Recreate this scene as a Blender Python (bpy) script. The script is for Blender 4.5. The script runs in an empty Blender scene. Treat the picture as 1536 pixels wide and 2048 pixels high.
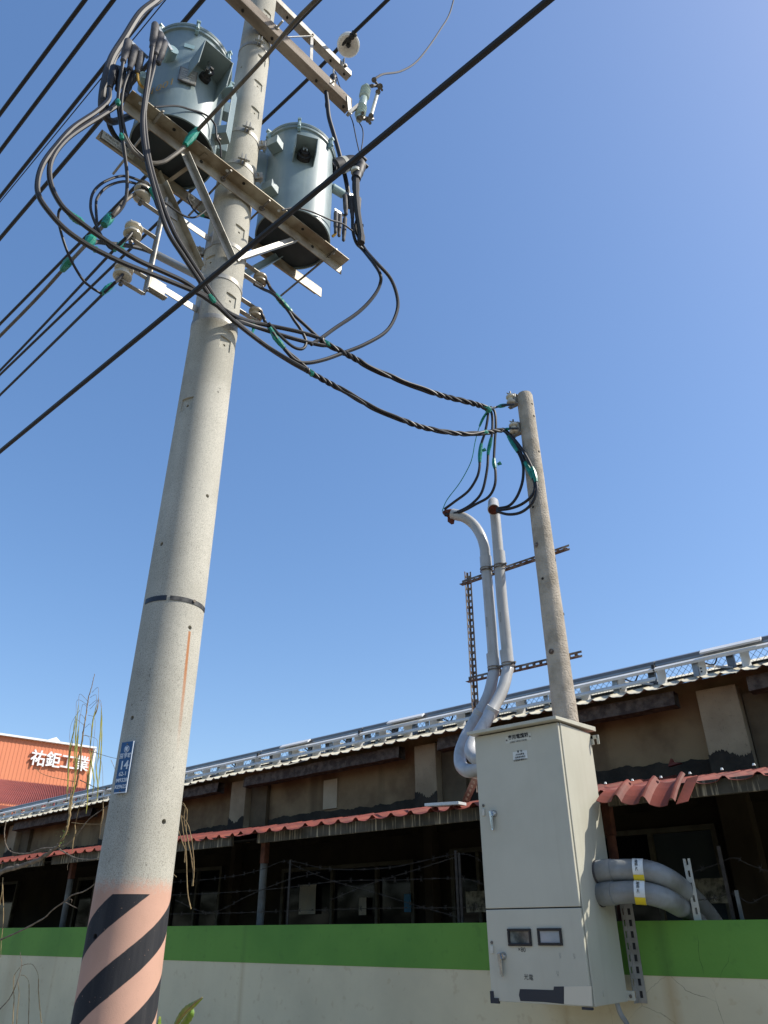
import bpy, bmesh, math, random
from mathutils import Vector, Matrix
random.seed(7)
Vc = Vector
sc = bpy.context.scene
COL = sc.collection
R = math.radians

# ------------------------------------------------------------------ camera
F_PX = 1464.24
zc = Vc((-18., 2577., -F_PX)).normalized()
xc = -Vc((-2008., -846., -F_PX)).normalized()
xc = (xc - zc * xc.dot(zc)).normalized()
yc = zc.cross(xc)
ROT = Matrix((xc, yc, zc))            # rows: world axes seen from the camera
CAM = Vc((0, 0, 1.6))
cd = bpy.data.cameras.new('camera')
cam = bpy.data.objects.new('camera', cd)
COL.objects.link(cam)
cam.matrix_world = Matrix.Translation(CAM) @ ROT.to_4x4()
cd.sensor_fit = 'HORIZONTAL'
cd.sensor_width = 36
cd.lens = F_PX / 1536 * 36
cd.clip_start = 0.05
cd.clip_end = 5000
sc.camera = cam

# ------------------------------------------------------------------ light
SUN_AZ, SUN_EL = 35.0, 46.0
world = bpy.data.worlds.new('World')
sc.world = world
world.use_nodes = True
wn = world.node_tree
for n in list(wn.nodes): wn.nodes.remove(n)
sky = wn.nodes.new('ShaderNodeTexSky')
sky.sky_type = 'NISHITA'
sky.sun_disc = False
sky.sun_elevation = R(SUN_EL)
sky.sun_rotation = R(90 - SUN_AZ)
sky.air_density = 1.0
sky.dust_density = 1.0
sky.ozone_density = 3.6
bg = wn.nodes.new('ShaderNodeBackground')
bg.inputs['Strength'].default_value = 0.138
wo = wn.nodes.new('ShaderNodeOutputWorld')
hs = wn.nodes.new('ShaderNodeHueSaturation')
hs.inputs['Saturation'].default_value = 1.32
hs.inputs['Value'].default_value = 1.42
hs.inputs['Hue'].default_value = .506
gm = wn.nodes.new('ShaderNodeGamma')
gm.inputs[1].default_value = .72
wn.links.new(sky.outputs[0], gm.inputs[0])
wn.links.new(gm.outputs[0], hs.inputs['Color'])
wn.links.new(hs.outputs[0], bg.inputs[0])
wn.links.new(bg.outputs[0], wo.inputs[0])
sd = bpy.data.lights.new('sun', 'SUN')
sd.energy = 3.7
sd.angle = R(0.53)
sd.color = (1.0, 0.94, 0.84)
sun = bpy.data.objects.new('sun', sd)
COL.objects.link(sun)
sdir = Vc((math.cos(R(SUN_EL)) * math.cos(R(SUN_AZ)), math.cos(R(SUN_EL)) * math.sin(R(SUN_AZ)), math.sin(R(SUN_EL))))
sun.rotation_euler = sdir.to_track_quat('Z', 'Y').to_euler()
sun.location = sdir * 50
sc.view_settings.view_transform = 'Standard'
sc.view_settings.look = 'None'
sc.view_settings.exposure = 0.58
sc.view_settings.gamma = 1.0
sc.view_settings.use_curve_mapping = False

# ------------------------------------------------------------------ survey helpers: a sight line met with a real plane
PC = Vc((-3.53, 2.29, 0))             # foot of the big pole
VV = Vc((.9976, -.07, 0)); UU = Vc((.07, .9976, 0)); ZZ = Vc((0, 0, 1)); XX = Vc((1, 0, 0)); YY = Vc((0, 1, 0))
SC = Vc((-2.46, 5.0, 0))              # foot of the small pole
def ray(px, py): return ROT @ Vc((px - 768., 1024. - py, -F_PX))
def onplane(px, py, p, n):
    d = ray(px, py); return CAM + d * ((p - CAM).dot(n) / d.dot(n))
def onY(px, py, Y): return onplane(px, py, Vc((0, Y, 0)), YY)
def onX(px, py, X): return onplane(px, py, Vc((X, 0, 0)), XX)
def onZ(px, py, Z): return onplane(px, py, Vc((0, 0, Z)), ZZ)
def V(px, py, s): return onplane(px, py, PC + VV * s, VV)
SPN = Vc((.936, -.352, 0)).normalized()
def S(px, py, off=0.0): return onplane(px, py, Vc((-3.40, 2.45, 0)) + SPN * off, SPN)
def L(u, v, z): return PC + UU * u + VV * v + ZZ * z
def oncyl(px, py, c, r):
    d = ray(px, py); o = CAM - Vc((c[0], c[1], 0)); rr = r
    for _ in range(8):
        a = d.x**2 + d.y**2; b = 2 * (d.x * o.x + d.y * o.y); cc = o.x**2 + o.y**2 - rr * rr
        D = max(b * b - 4 * a * cc, 0); t = (-b - math.sqrt(D)) / (2 * a); p = CAM + d * t
        if callable(r): rr = r(p.z)
        if not callable(r): break
    return p
def oncyl_f(px, py, c, f):
    rr = f(5.0)
    for _ in range(10):
        p = oncyl(px, py, c, rr); rr = f(p.z)
    return p

# ------------------------------------------------------------------ materials
def lin(c):
    return tuple((x / 12.92 if x <= .04045 else ((x + .055) / 1.055) ** 2.4) for x in c)
def mat(name, c1, c2=None, scale=6, rough=.6, metal=0, bump=0.0, bscale=None, speck=0.0, spc=(0, 0, 0), streak=None, stc=(0, 0, 0), fac=1.0, stretch=(1, 1, 1), trans=None, spscale=120, spt=.62):
    m = bpy.data.materials.new(name); m.use_nodes = True
    nt = m.node_tree; N = nt.nodes; K = nt.links
    b = N['Principled BSDF']
    b.inputs['Roughness'].default_value = rough
    b.inputs['Metallic'].default_value = metal
    tc = N.new('ShaderNodeTexCoord')
    col = None
    def noise(sc_, det=4, st=(1, 1, 1), rg=.55):
        mp = N.new('ShaderNodeMapping'); mp.inputs['Scale'].default_value = st
        K.new(tc.outputs['Object'], mp.inputs[0])
        n = N.new('ShaderNodeTexNoise'); n.inputs['Scale'].default_value = sc_; n.inputs['Detail'].default_value = det
        n.inputs['Roughness'].default_value = rg
        K.new(mp.outputs[0], n.inputs['Vector']); return n.outputs['Fac']
    def ramp(src, a, b_):
        r = N.new('ShaderNodeMapRange'); r.inputs['From Min'].default_value = a; r.inputs['From Max'].default_value = b_
        r.interpolation_type = 'SMOOTHSTEP'; K.new(src, r.inputs['Value']); return r.outputs[0]
    def mix(f, a, bb):
        x = N.new('ShaderNodeMix'); x.data_type = 'RGBA'
        if hasattr(f, 'links') or hasattr(f, 'is_linked'): K.new(f, x.inputs[0])
        else: x.inputs[0].default_value = f
        for i, q in ((6, a), (7, bb)):
            if isinstance(q, tuple): x.inputs[i].default_value = (*q, 1)
            else: K.new(q, x.inputs[i])
        return x.outputs[2]
    col = c1
    if c2: col = mix(ramp(noise(scale, 5, stretch), .35, .68), c1, c2)
    if speck: 
        f = ramp(noise(spscale, 2), spt, spt + .1)
        mu = N.new('ShaderNodeMath'); mu.operation = 'MULTIPLY'; mu.inputs[1].default_value = speck; K.new(f, mu.inputs[0])
        col = mix(mu.outputs[0], col, spc)
    if streak:
        f = ramp(noise(streak, 4, (1, 1, .06)), .52, .75)
        mu = N.new('ShaderNodeMath'); mu.operation = 'MULTIPLY'; mu.inputs[1].default_value = fac; K.new(f, mu.inputs[0])
        col = mix(mu.outputs[0], col, stc)
    if isinstance(col, tuple): b.inputs['Base Color'].default_value = (*col, 1)
    else: K.new(col, b.inputs['Base Color'])
    if bump:
        bp = N.new('ShaderNodeBump'); bp.inputs['Strength'].default_value = 1; bp.inputs['Distance'].default_value = bump
        K.new(noise(bscale or scale * 8, 4), bp.inputs['Height']); K.new(bp.outputs[0], b.inputs['Normal'])
    if trans: b.inputs['Transmission Weight'].default_value = trans
    m['h'] = 1
    m_tools[name] = (N, K, b, tc, noise, ramp, mix)
    return m
m_tools = {}
M = {}
def mm(key, *a, **k): M[key] = mat(key, *a, **k); return M[key]
mm('cable_black', (.007, .007, .009), (.012, .011, .013), scale=.8, rough=.55)
mm('cable_worn', (.010, .0095, .010), (.026, .022, .021), scale=2.5, rough=.5)
mm('cable_brown', (.10, .085, .065), (.15, .13, .10), scale=14, rough=.6)
mm('cable_grey', (.03, .028, .026), (.055, .05, .045), scale=3, rough=.5)
mm('tape_green', (.0, .16, .10), (.01, .27, .19), scale=30, rough=.35, bump=.0012, bscale=60)
mm('rubber', (.045, .042, .045), (.085, .08, .08), scale=20, rough=.7, bump=.001)
mm('rubber_black', (.012, .012, .014), (.022, .022, .024), scale=20, rough=.6)
mm('galvanised', (.40, .39, .35), (.27, .25, .21), scale=9, rough=.5, metal=.35, bump=.0006, bscale=90)
mm('beam_steel', (.42, .38, .29), (.22, .17, .11), scale=5, rough=.55, metal=.3, bump=.0008, bscale=70, stretch=(1, 1, 1))
mm('bolt_steel', (.20, .19, .17), (.11, .09, .07), scale=30, rough=.5, metal=.6)
mm('tank_paint', (.23, .30, .31), (.175, .235, .245), scale=3, rough=.42, bump=.0008, bscale=16, streak=9, stc=(.29, .35, .34), fac=.5)
mm('tank_pale', (.29, .42, .43), (.25, .36, .37), scale=5, rough=.4)
mm('tank_under_shade', (.022, .032, .036), (.035, .045, .05), scale=6, rough=.6)  # near-black colour holds the shade under the tanks
mm('porcelain', (.62, .58, .47), (.50, .45, .36), scale=12, rough=.22, bump=.0004)
mm('porcelain_dirty', (.42, .37, .28), (.24, .20, .14), scale=25, rough=.4)
mm('porcelain_white', (.78, .77, .72), (.66, .64, .58), scale=12, rough=.2)
mm('porcelain_green', (.42, .52, .46), (.34, .43, .38), scale=14, rough=.2)
mm('wood_arm', (.30, .25, .20), (.15, .115, .085), scale=7, rough=.85, bump=.004, bscale=40, stretch=(1, .12, 1))
mm('small_pole', (.50, .44, .35), (.36, .31, .235), scale=9, rough=.9, bump=.012, bscale=75, speck=.5, spc=(.13, .115, .09), spscale=160)
mm('conduit', (.47, .47, .46), (.38, .38, .36), scale=5, rough=.36, streak=14, stc=(.28, .25, .21), fac=.5)
mm('conduit_dirty', (.27, .29, .295), (.18, .18, .165), scale=6, rough=.4, bump=.001)
mm('rust_steel', (.11, .075, .055), (.27, .25, .225), scale=16, rough=.8, metal=.2, bump=.001)
mm('rust_foam', (.16, .035, .014), (.09, .025, .012), scale=40, rough=.95, bump=.01)
mm('cabinet_paint', (.53, .515, .42), (.48, .465, .375), scale=2.2, rough=.42, streak=10, stc=(.40, .37, .28), fac=.3, bump=.0016, bscale=5)
mm('cabinet_dark', (.02, .02, .02), rough=.7)
mm('chrome', (.55, .56, .57), (.42, .43, .44), scale=20, rough=.18, metal=.95)
mm('frame_black', (.012, .012, .014), rough=.35)
mm('meter_glass', (.05, .06, .055), (.20, .22, .20), scale=14, rough=.08)
mm('meter_pale', (.30, .34, .36), (.38, .42, .44), scale=6, rough=.12)
mm('plate_white', (.62, .61, .52), (.5, .49, .42), scale=12, rough=.4)
mm('sticker_white', (.74, .76, .72), (.64, .66, .62), scale=20, rough=.4)
mm('flat_dark', (.016, .02, .032), (.022, .026, .034), scale=3, rough=.5)
mm('flat_cream', (.62, .57, .45), rough=.5)
mm('ink', (.012, .012, .014), rough=.6)
mm('ink_faded', (.22, .22, .20), rough=.6)
mm('yellow', (.75, .58, .02), rough=.45)
mm('sign_blue', (.010, .075, .20), (.016, .09, .24), scale=20, rough=.3)
mm('sign_white', (.75, .78, .80), rough=.35)
mm('roof_sheet', (.60, .56, .42), (.48, .43, .32), scale=2.5, rough=.45, streak=5, stc=(.36, .33, .26), fac=.4)
mm('rack_white', (.80, .80, .78), (.70, .70, .68), scale=3, rough=.45)
mm('rack_grey', (.33, .36, .38), (.25, .27, .29), scale=5, rough=.4, metal=.5)
mm('panel_frame', (.14, .145, .15), (.18, .18, .18), scale=4, rough=.4, metal=.4)
mm('panel_back', (.25, .26, .28), rough=.5)
mm('mesh_wire', (.42, .45, .50), rough=.5, metal=.4)
mm('upper_wall', (.30, .215, .11), (.15, .095, .048), scale=1.7, rough=.95, bump=.006, bscale=9, streak=2.2, stc=(.09, .06, .03), fac=.7, speck=.35, spc=(.30, .25, .16), spscale=30, spt=.7)
mm('pilaster', (.40, .315, .19), (.27, .205, .12), scale=2.2, rough=.95, bump=.004, bscale=14, speck=.3, spc=(.06, .045, .03), spscale=50)
mm('patch', (.52, .43, .28), (.44, .36, .23), scale=3, rough=.95, bump=.003)
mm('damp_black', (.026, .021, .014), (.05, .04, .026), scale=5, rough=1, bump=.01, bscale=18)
mm('eave_beam', (.055, .04, .03), (.14, .11, .08), scale=13, rough=.95, bump=.012, bscale=30)
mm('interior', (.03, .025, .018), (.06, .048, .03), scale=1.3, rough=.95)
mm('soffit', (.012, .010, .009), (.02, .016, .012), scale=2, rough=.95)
mm('tile_red', (.215, .052, .032), (.12, .035, .024), scale=5, rough=.62, streak=7, stc=(.18, .045, .03), fac=.6, bump=.0015, bscale=18)
mm('fascia', (.045, .04, .026), (.10, .085, .06), scale=4, rough=.9, streak=42, stc=(.62, .52, .34), fac=1.0)
mm('pilaster_shade', (.15, .11, .06), (.09, .065, .035), scale=3, rough=.95, bump=.003)
mm('porch_pier', (.075, .06, .042), (.05, .04, .028), scale=2, rough=.95)
mm('post_grey', (.15, .16, .15), (.08, .08, .07), scale=6, rough=.7, bump=.002)
mm('post_rust', (.15, .055, .03), (.08, .03, .018), scale=14, rough=.9, bump=.004)
mm('frame_alu', (.13, .125, .095), (.085, .08, .06), scale=6, rough=.55)
mm('paper', (.55, .55, .52), (.7, .66, .55), scale=3, rough=.6)
mm('curtain', (.05, .07, .09), (.065, .085, .10), scale=3, rough=.9)
mm('blue_print', (.05, .28, .55), rough=.5)
mm('foil', (.45, .42, .34), (.06, .06, .05), scale=12, rough=.35, metal=.5, bump=.01, bscale=25)
mm('wall_top', (.10, .28, .05), rough=.7)
mm('orange_sheet', (.66, .22, .105), (.60, .195, .09), scale=.3, rough=.55)
mm('letter_white', (.8, .8, .8), rough=.4)
mm('trim_white', (.75, .77, .78), rough=.5)
mm('roof_red', (.27, .065, .045), (.21, .05, .035), scale=1.2, rough=.6)
mm('dark_red', (.06, .02, .018), rough=.8)
mm('bark', (.22, .17, .12), (.12, .09, .06), scale=20, rough=.9, bump=.003)
mm('twig', (.20, .13, .06), (.30, .22, .10), scale=16, rough=.85)
mm('frond', (.36, .34, .05), (.20, .19, .03), scale=12, rough=.6)
mm('leaf', (.14, .26, .03), (.36, .36, .08), scale=14, rough=.5)
mm('barbed', (.03, .025, .02), (.06, .05, .04), scale=20, rough=.7, metal=.4)
mm('foliage', (.035, .06, .02), (.06, .085, .03), scale=.6, rough=.7)
mm('asphalt', (.17, .155, .125), (.14, .13, .105), scale=3, rough=.95, bump=.004, bscale=60)
mm('paving', (.42, .38, .30), (.34, .31, .24), scale=2, rough=.95, bump=.003, bscale=40)
mm('earth', (.22, .19, .11), (.16, .13, .08), scale=.4, rough=1)
mm('yellow_lead', (.55, .33, .06), rough=.5)
mm('strap_pale', (.62, .66, .66), rough=.5)
mm('ring_paint', (.02, .021, .025), (.10, .10, .095), scale=22, rough=.8)
mm('hole_dark', (.02, .018, .015), rough=1)

# window glass: dark reflective pane
m_tools['tile_red'][2].inputs['Specular IOR Level'].default_value = .2
def glass():
    m = mat('window_glass', (.012, .014, .016), rough=.06)
    m_tools['window_glass'][2].inputs['Specular IOR Level'].default_value = .14
    return m
M['window_glass'] = glass()

# big pole concrete with painted warning stripes (paint geometry follows the pole's own height and angle)
def pole_mat():
    m = mat('pole_concrete', (.55, .525, .445), (.42, .40, .33), scale=1.7, rough=.88, bump=.0008, bscale=240, speck=.6, spc=(.15, .14, .115), spscale=270, spt=.50)
    N, K, b, tc, noise, ramp, mix = m_tools['pole_concrete']
    base = b.inputs['Base Color'].links[0].from_socket
    def mth(op, a, bb=None, c=None):
        x = N.new('ShaderNodeMath'); x.operation = op
        for i, q in enumerate((a, bb, c)):
            if q is None: continue
            if isinstance(q, (int, float)): x.inputs[i].default_value = q
            else: K.new(q, x.inputs[i])
        return x.outputs[0]
    sep = N.new('ShaderNodeSeparateXYZ'); K.new(tc.outputs['Object'], sep.inputs[0])
    th = mth('ARCTAN2', sep.outputs[1], sep.outputs[0]); z = sep.outputs[2]
    wob = mth('MULTIPLY', mth('SUBTRACT', noise(5, 3), .5), .03)
    # grey band down the left flank, then scattered water stains
    d = mth('ABSOLUTE', mth('SUBTRACT', mth('ADD', th, mth('MULTIPLY', mth('SUBTRACT', noise(1.2, 4, (1, 1, .4)), .5), .7)), -.83))
    st = mth('MULTIPLY', mth('SUBTRACT', 1.0, ramp(d, .05, .55)), ramp(noise(1.6, 5, (1, 1, .35)), .30, .62))
    col = mix(mth('MULTIPLY', st, .38), base, (.17, .165, .14))
    col = mix(mth('MULTIPLY', ramp(noise(2.1, 6, (1, 1, .6), .7), .54, .72), .38), col, (.20, .19, .155))
    col = mix(mth('MULTIPLY', ramp(noise(38, 3), .70, .74), .7), col, (.10, .095, .08))
    # rust run below the hole at z 3.06
    dz = mth('SUBTRACT', 3.06, z)
    width = mth('ADD', .062, mth('MULTIPLY', dz, .03))
    r1 = mth('SUBTRACT', 1.0, ramp(mth('DIVIDE', mth('ABSOLUTE', mth('SUBTRACT', mth('SUBTRACT', th, .045), mth('MULTIPLY', dz, .18))), width), .4, 1.1))
    r2 = mth('MULTIPLY', mth('GREATER_THAN', dz, 0), mth('SUBTRACT', 1.0, ramp(dz, .15, .72)))
    rf = mth('MULTIPLY', mth('MULTIPLY', r1, r2), ramp(noise(20, 5, (1, 1, .12)), .20, .48))
    col = mix(mth('MULTIPLY', rf, .85), col, (.40, .13, .02))
    # stripes
    ph = mth('FRACT', mth('DIVIDE', mth('SUBTRACT', mth('ADD', z, wob if False else 0.0), mth('MULTIPLY', th, .1456)), .305))
    edge = mth('ABSOLUTE', mth('SUBTRACT', mth('FRACT', mth('ADD', ph, .487)), .5))   # 0 at band centre
    soft = mth('ADD', .226, mth('MULTIPLY', mth('SUBTRACT', noise(22, 4), .5), .02))
    blk = mth('SUBTRACT', 1.0, ramp(mth('SUBTRACT', edge, soft), -.006, .012))
    top = mth('LESS_THAN', z, 1.745)
    blk = mth('MULTIPLY', mth('MULTIPLY', blk, top), mth('SUBTRACT', 1.0, mth('MULTIPLY', ramp(noise(75, 4), .68, .72), .3)))
    peachf = mth('SUBTRACT', 1.0, ramp(mth('ADD', z, mth('MULTIPLY', mth('SUBTRACT', noise(70, 3), .5), .09)), 1.745, 1.83))
    peach = mix(ramp(noise(3, 4), .3, .7), (.57, .335, .245), (.47, .28, .20))
    peach = mix(mth('MULTIPLY', ramp(noise(130, 2), .6, .7), .25), peach, (.40, .25, .18))
    col = mix(peachf, col, peach)
    blackc = mix(ramp(noise(20, 4, (1, 1, .1)), .45, .8), (.016, .017, .021), (.035, .034, .036))
    col = mix(blk, col, blackc)
    K.new(col, b.inputs['Base Color'])
    return m
M['pole_concrete'] = pole_mat()

def wall_mat(name, c1, c2, crack, tint):
    m = mat(name, c1, c2, scale=1.1, rough=.75, bump=.0012, bscale=45, streak=1.6, stc=tint, fac=.5, speck=.25, spc=tint, spscale=14, spt=.6)
    N, K, b, tc, noise, ramp, mix = m_tools[name]
    base = b.inputs['Base Color'].links[0].from_socket
    nz = N.new('ShaderNodeTexNoise'); nz.inputs['Scale'].default_value = 5; nz.inputs['Detail'].default_value = 4; K.new(tc.outputs['Object'], nz.inputs['Vector'])
    vm = N.new('ShaderNodeVectorMath'); vm.operation = 'MULTIPLY_ADD'; vm.inputs[1].default_value = (.11, .11, .11)
    K.new(nz.outputs['Color'], vm.inputs[0]); K.new(tc.outputs['Object'], vm.inputs[2])
    vo = N.new('ShaderNodeTexVoronoi'); vo.feature = 'DISTANCE_TO_EDGE'; vo.inputs['Scale'].default_value = 3.2
    K.new(vm.outputs[0], vo.inputs['Vector'])
    f = N.new('ShaderNodeMath'); f.operation = 'LESS_THAN'; f.inputs[1].default_value = .0045; K.new(vo.outputs[0], f.inputs[0])
    g = ramp(noise(1.6, 3), .47, .56)
    h = N.new('ShaderNodeSeparateXYZ'); K.new(tc.outputs['Object'], h.inputs[0])
    hx = N.new('ShaderNodeMapRange'); hx.inputs['From Min'].default_value = 5.55; hx.inputs['From Max'].default_value = 6.2; K.new(h.outputs[0], hx.inputs['Value'])
    q = N.new('ShaderNodeMath'); q.operation = 'MULTIPLY'; K.new(f.outputs[0], q.inputs[0]); K.new(g, q.inputs[1])
    q2 = N.new('ShaderNodeMath'); q2.operation = 'MULTIPLY'; K.new(q.outputs[0], q2.inputs[0]); K.new(hx.outputs[0], q2.inputs[1])
    q3 = N.new('ShaderNodeMath'); q3.operation = 'MULTIPLY'; q3.inputs[1].default_value = .75; K.new(q2.outputs[0], q3.inputs[0])
    col = mix(q3.outputs[0], base, crack)
    # brown run-off stains at fixed places on the wall
    for x0, w, s in ((2.44, .045, .4), (6.08, .06, .6), (5.42, .03, .3), (-.6, .04, .2)):
        a = N.new('ShaderNodeMath'); a.operation = 'SUBTRACT'; a.inputs[1].default_value = x0; K.new(h.outputs[0], a.inputs[0])
        a2 = N.new('ShaderNodeMath'); a2.operation = 'ABSOLUTE'; K.new(a.outputs[0], a2.inputs[0])
        rr = N.new('ShaderNodeMapRange'); rr.inputs['From Min'].default_value = w; rr.inputs['From Max'].default_value = 0; K.new(a2.outputs[0], rr.inputs['Value'])
        a3 = N.new('ShaderNodeMath'); a3.operation = 'MULTIPLY'; a3.inputs[1].default_value = s; K.new(rr.outputs[0], a3.inputs[0])
        col = mix(a3.outputs[0], col, tint)
    K.new(col, b.inputs['Base Color'])
    return m
M['wall_green'] = wall_mat('wall_green', (.14, .32, .045), (.10, .26, .035), (.02, .05, .01), (.08, .19, .03))
M['wall_cream'] = wall_mat('wall_cream', (.72, .635, .42), (.60, .53, .35), (.14, .12, .08), (.45, .32, .15))

# ------------------------------------------------------------------ mesh builder
class MB:
    def __init__(s): s.v = []; s.f = []
    def add(s, vs, fs):
        n = len(s.v); s.v += [Vc(p) for p in vs]; s.f += [[i + n for i in f] for f in fs]; return s
    def box(s, c, ax, ay, az):
        c = Vc(c)
        vs = [c + ax * i + ay * j + az * k for i in (-1, 1) for j in (-1, 1) for k in (-1, 1)]
        return s.add(vs, [(0, 1, 3, 2), (4, 6, 7, 5), (0, 4, 5, 1), (2, 3, 7, 6), (0, 2, 6, 4), (1, 5, 7, 3)])
    def abox(s, x0, x1, y0, y1, z0, z1):
        return s.box(Vc(((x0 + x1) / 2, (y0 + y1) / 2, (z0 + z1) / 2)), XX * ((x1 - x0) / 2), YY * ((y1 - y0) / 2), ZZ * ((z1 - z0) / 2))
    def bar(s, p0, p1, w, h, up=ZZ):
        p0, p1 = Vc(p0), Vc(p1); d = p1 - p0; a = d.normalized(); side = a.cross(up).normalized(); upp = side.cross(a)
        return s.box((p0 + p1) / 2, d / 2, side * (w / 2), upp * (h / 2))
    def cyl(s, p0, p1, r0, r1=None, n=16, caps=True):
        return s.lathe(p0, Vc(p1) - Vc(p0), [(0, r0), (1, r0 if r1 is None else r1)], n, caps, True)
    def lathe(s, p0, axis, prof, n=20, caps=True, unit=False):
        p0 = Vc(p0); axis = Vc(axis); a = axis.normalized(); k = axis.length if unit else 1.0
        x = a.orthogonal().normalized(); y = a.cross(x)
        vs = []; fs = []
        for t, r in prof:
            for i in range(n):
                g = 2 * math.pi * i / n; vs.append(p0 + a * (t * k) + (x * math.cos(g) + y * math.sin(g)) * r)
        for j in range(len(prof) - 1):
            for i in range(n):
                i2 = (i + 1) % n; fs.append((j * n + i, j * n + i2, (j + 1) * n + i2, (j + 1) * n + i))
        if caps:
            fs.append(tuple(range(n))[::-1]); fs.append(tuple((len(prof) - 1) * n + i for i in range(n)))
        return s.add(vs, fs)
    def tube(s, pts, r, n=8, caps=True):
        pts = [Vc(p) for p in pts]; m = len(pts)
        rs = r if isinstance(r, (list, tuple)) else [r] * m
        vs = []; fs = []; prev = None
        for i, p in enumerate(pts):
            d = (pts[min(i + 1, m - 1)] - pts[max(i - 1, 0)]).normalized()
            x = d.orthogonal().normalized() if prev is None else (prev - d * prev.dot(d)).normalized()
            prev = x; y = d.cross(x)
            for k in range(n):
                g = 2 * math.pi * k / n; vs.append(p + (x * math.cos(g) + y * math.sin(g)) * rs[i])
        for j in range(m - 1):
            for i in range(n):
                i2 = (i + 1) % n; fs.append((j * n + i, j * n + i2, (j + 1) * n + i2, (j + 1) * n + i))
        if caps: fs.append(tuple(range(n))[::-1]); fs.append(tuple((m - 1) * n + i for i in range(n)))
        return s.add(vs, fs)
    def sheet(s, grid, t=None):
        """grid of points [row][col]; optional thickness vector"""
        r, c = len(grid), len(grid[0]); vs = [p for row in grid for p in row]
        fs = [(i * c + j, i * c + j + 1, (i + 1) * c + j + 1, (i + 1) * c + j) for i in range(r - 1) for j in range(c - 1)]
        if t is None: return s.add(vs, fs)
        n = len(vs); vs2 = vs + [p + t for p in vs]
        f2 = fs + [tuple(i + n for i in f[::-1]) for f in fs]
        for j in range(c - 1):
            f2.append((j + 1, j, j + n, j + 1 + n)); a = (r - 1) * c; f2.append((a + j, a + j + 1, a + j + 1 + n, a + j + n))
        for i in range(r - 1):
            f2.append((i * c, (i + 1) * c, (i + 1) * c + n, i * c + n)); a = c - 1; f2.append(((i + 1) * c + a, i * c + a, i * c + a + n, (i + 1) * c + a + n))
        return s.add(vs2, f2)
    def build(s, name, material, parent=None, smooth=False, bevel=0, fix=True):
        me = bpy.data.meshes.new(name)
        org = wloc(parent) if parent else (sum(s.v, Vc()) / max(len(s.v), 1))
        me.from_pydata([p - org for p in s.v], [], s.f)
        if fix:
            bm = bmesh.new(); bm.from_mesh(me); bmesh.ops.recalc_face_normals(bm, faces=bm.faces); bm.to_mesh(me); bm.free()
        if smooth:
            me.polygons.foreach_set('use_smooth', [True] * len(me.polygons)); me.set_sharp_from_angle(angle=R(38))
        me.materials.append(M[material])
        o = bpy.data.objects.new(name, me); COL.objects.link(o)
        if parent: o.parent = parent; o.location = (0, 0, 0)
        else: o.location = org
        if bevel:
            b = o.modifiers.new('bevel', 'BEVEL'); b.width = bevel; b.segments = 2; b.limit_method = 'ANGLE'
        return o
def wloc(o):
    p = Vc(o.location)
    while o.parent: o = o.parent; p += Vc(o.location)
    return p
def tag(o, label=None, cat=None, group=None, kind=None):
    if label: o['label'] = label
    if cat: o['category'] = cat
    if group: o['group'] = group
    if kind: o['kind'] = kind
    return o
def thing(name, loc, label, cat, group=None):
    o = bpy.data.objects.new(name, None); o.empty_display_size = .1; o.location = Vc(loc); COL.objects.link(o)
    return tag(o, label, cat, group)
def spline(pts, k=6):
    pts = [Vc(p) for p in pts]; out = []
    P = [pts[0] * 2 - pts[1]] + pts + [pts[-1] * 2 - pts[-2]]
    for i in range(1, len(P) - 2):
        a, b, c, d = P[i - 1], P[i], P[i + 1], P[i + 2]
        for j in range(k):
            t = j / k
            out.append(.5 * ((2 * b) + (c - a) * t + (2 * a - 5 * b + 4 * c - d) * t * t + (3 * b - a - 3 * c + d) * t ** 3))
    out.append(pts[-1]); return out
def cable(name, pts, r, material, label=None, cat='cable', group=None, parent=None, k=6, n=8):
    o = MB().tube(spline(pts, k), r, n).build(name, material, parent, smooth=True)
    if label: tag(o, label, cat, group)
    return o
def tape(parent, pts, r):
    q = spline(pts, 6); rs = [.82 * r * (0.75 + .18 * random.random() + .35 * math.sin(math.pi * i / max(len(q) - 1, 1))) for i in range(len(q))]
    return MB().tube(q, rs, 8).build('green_tape', 'tape_green', parent, smooth=True)
def text(name, s, size, org, xd, yd, material, parent=None, ext=.0008, align='LEFT', bold=0.0):
    c = bpy.data.curves.new('txt', 'FONT'); c.body = s; c.size = size; c.extrude = ext; c.align_x = align; c.offset = bold; c.resolution_u = 3
    o = bpy.data.objects.new('txt', c); COL.objects.link(o)
    bpy.context.view_layer.update()
    me = bpy.data.meshes.new_from_object(o.evaluated_get(bpy.context.evaluated_depsgraph_get()))
    bpy.data.objects.remove(o); bpy.data.curves.remove(c)
    xd = Vc(xd).normalized(); yd = Vc(yd).normalized(); zd = xd.cross(yd)
    mt = Matrix((xd, yd, zd)).transposed().to_4x4(); mt.translation = Vc(org) - (wloc(parent) if parent else Vc())
    me.transform(mt); me.materials.clear(); me.materials.append(M[material])
    ob = bpy.data.objects.new(name, me); COL.objects.link(ob)
    if parent: ob.parent = parent
    return ob

# ================================================================== SETTING
tag(MB().add([(-400, -400, 0), (400, -400, 0), (400, 400, 0), (-400, 400, 0)], [(0, 1, 2, 3)]).build('ground', 'earth'), kind='structure')
tag(MB().add([(-200, -5.2, .004), (200, -5.2, .004), (200, 1.2, .004), (-200, 1.2, .004)], [(0, 1, 2, 3)]).build('road', 'asphalt'), kind='structure')
kb = MB()
for i in range(-60, 40): kb.abox(i + .005, i + .995, 1.2, 1.32, 0, .14)
tag(kb.build('kerb', 'paving'), kind='structure')
tag(MB().abox(-200, 200, 1.322, 4.755, -.02, .125).build('pavement', 'paving'), kind='structure')

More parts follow.
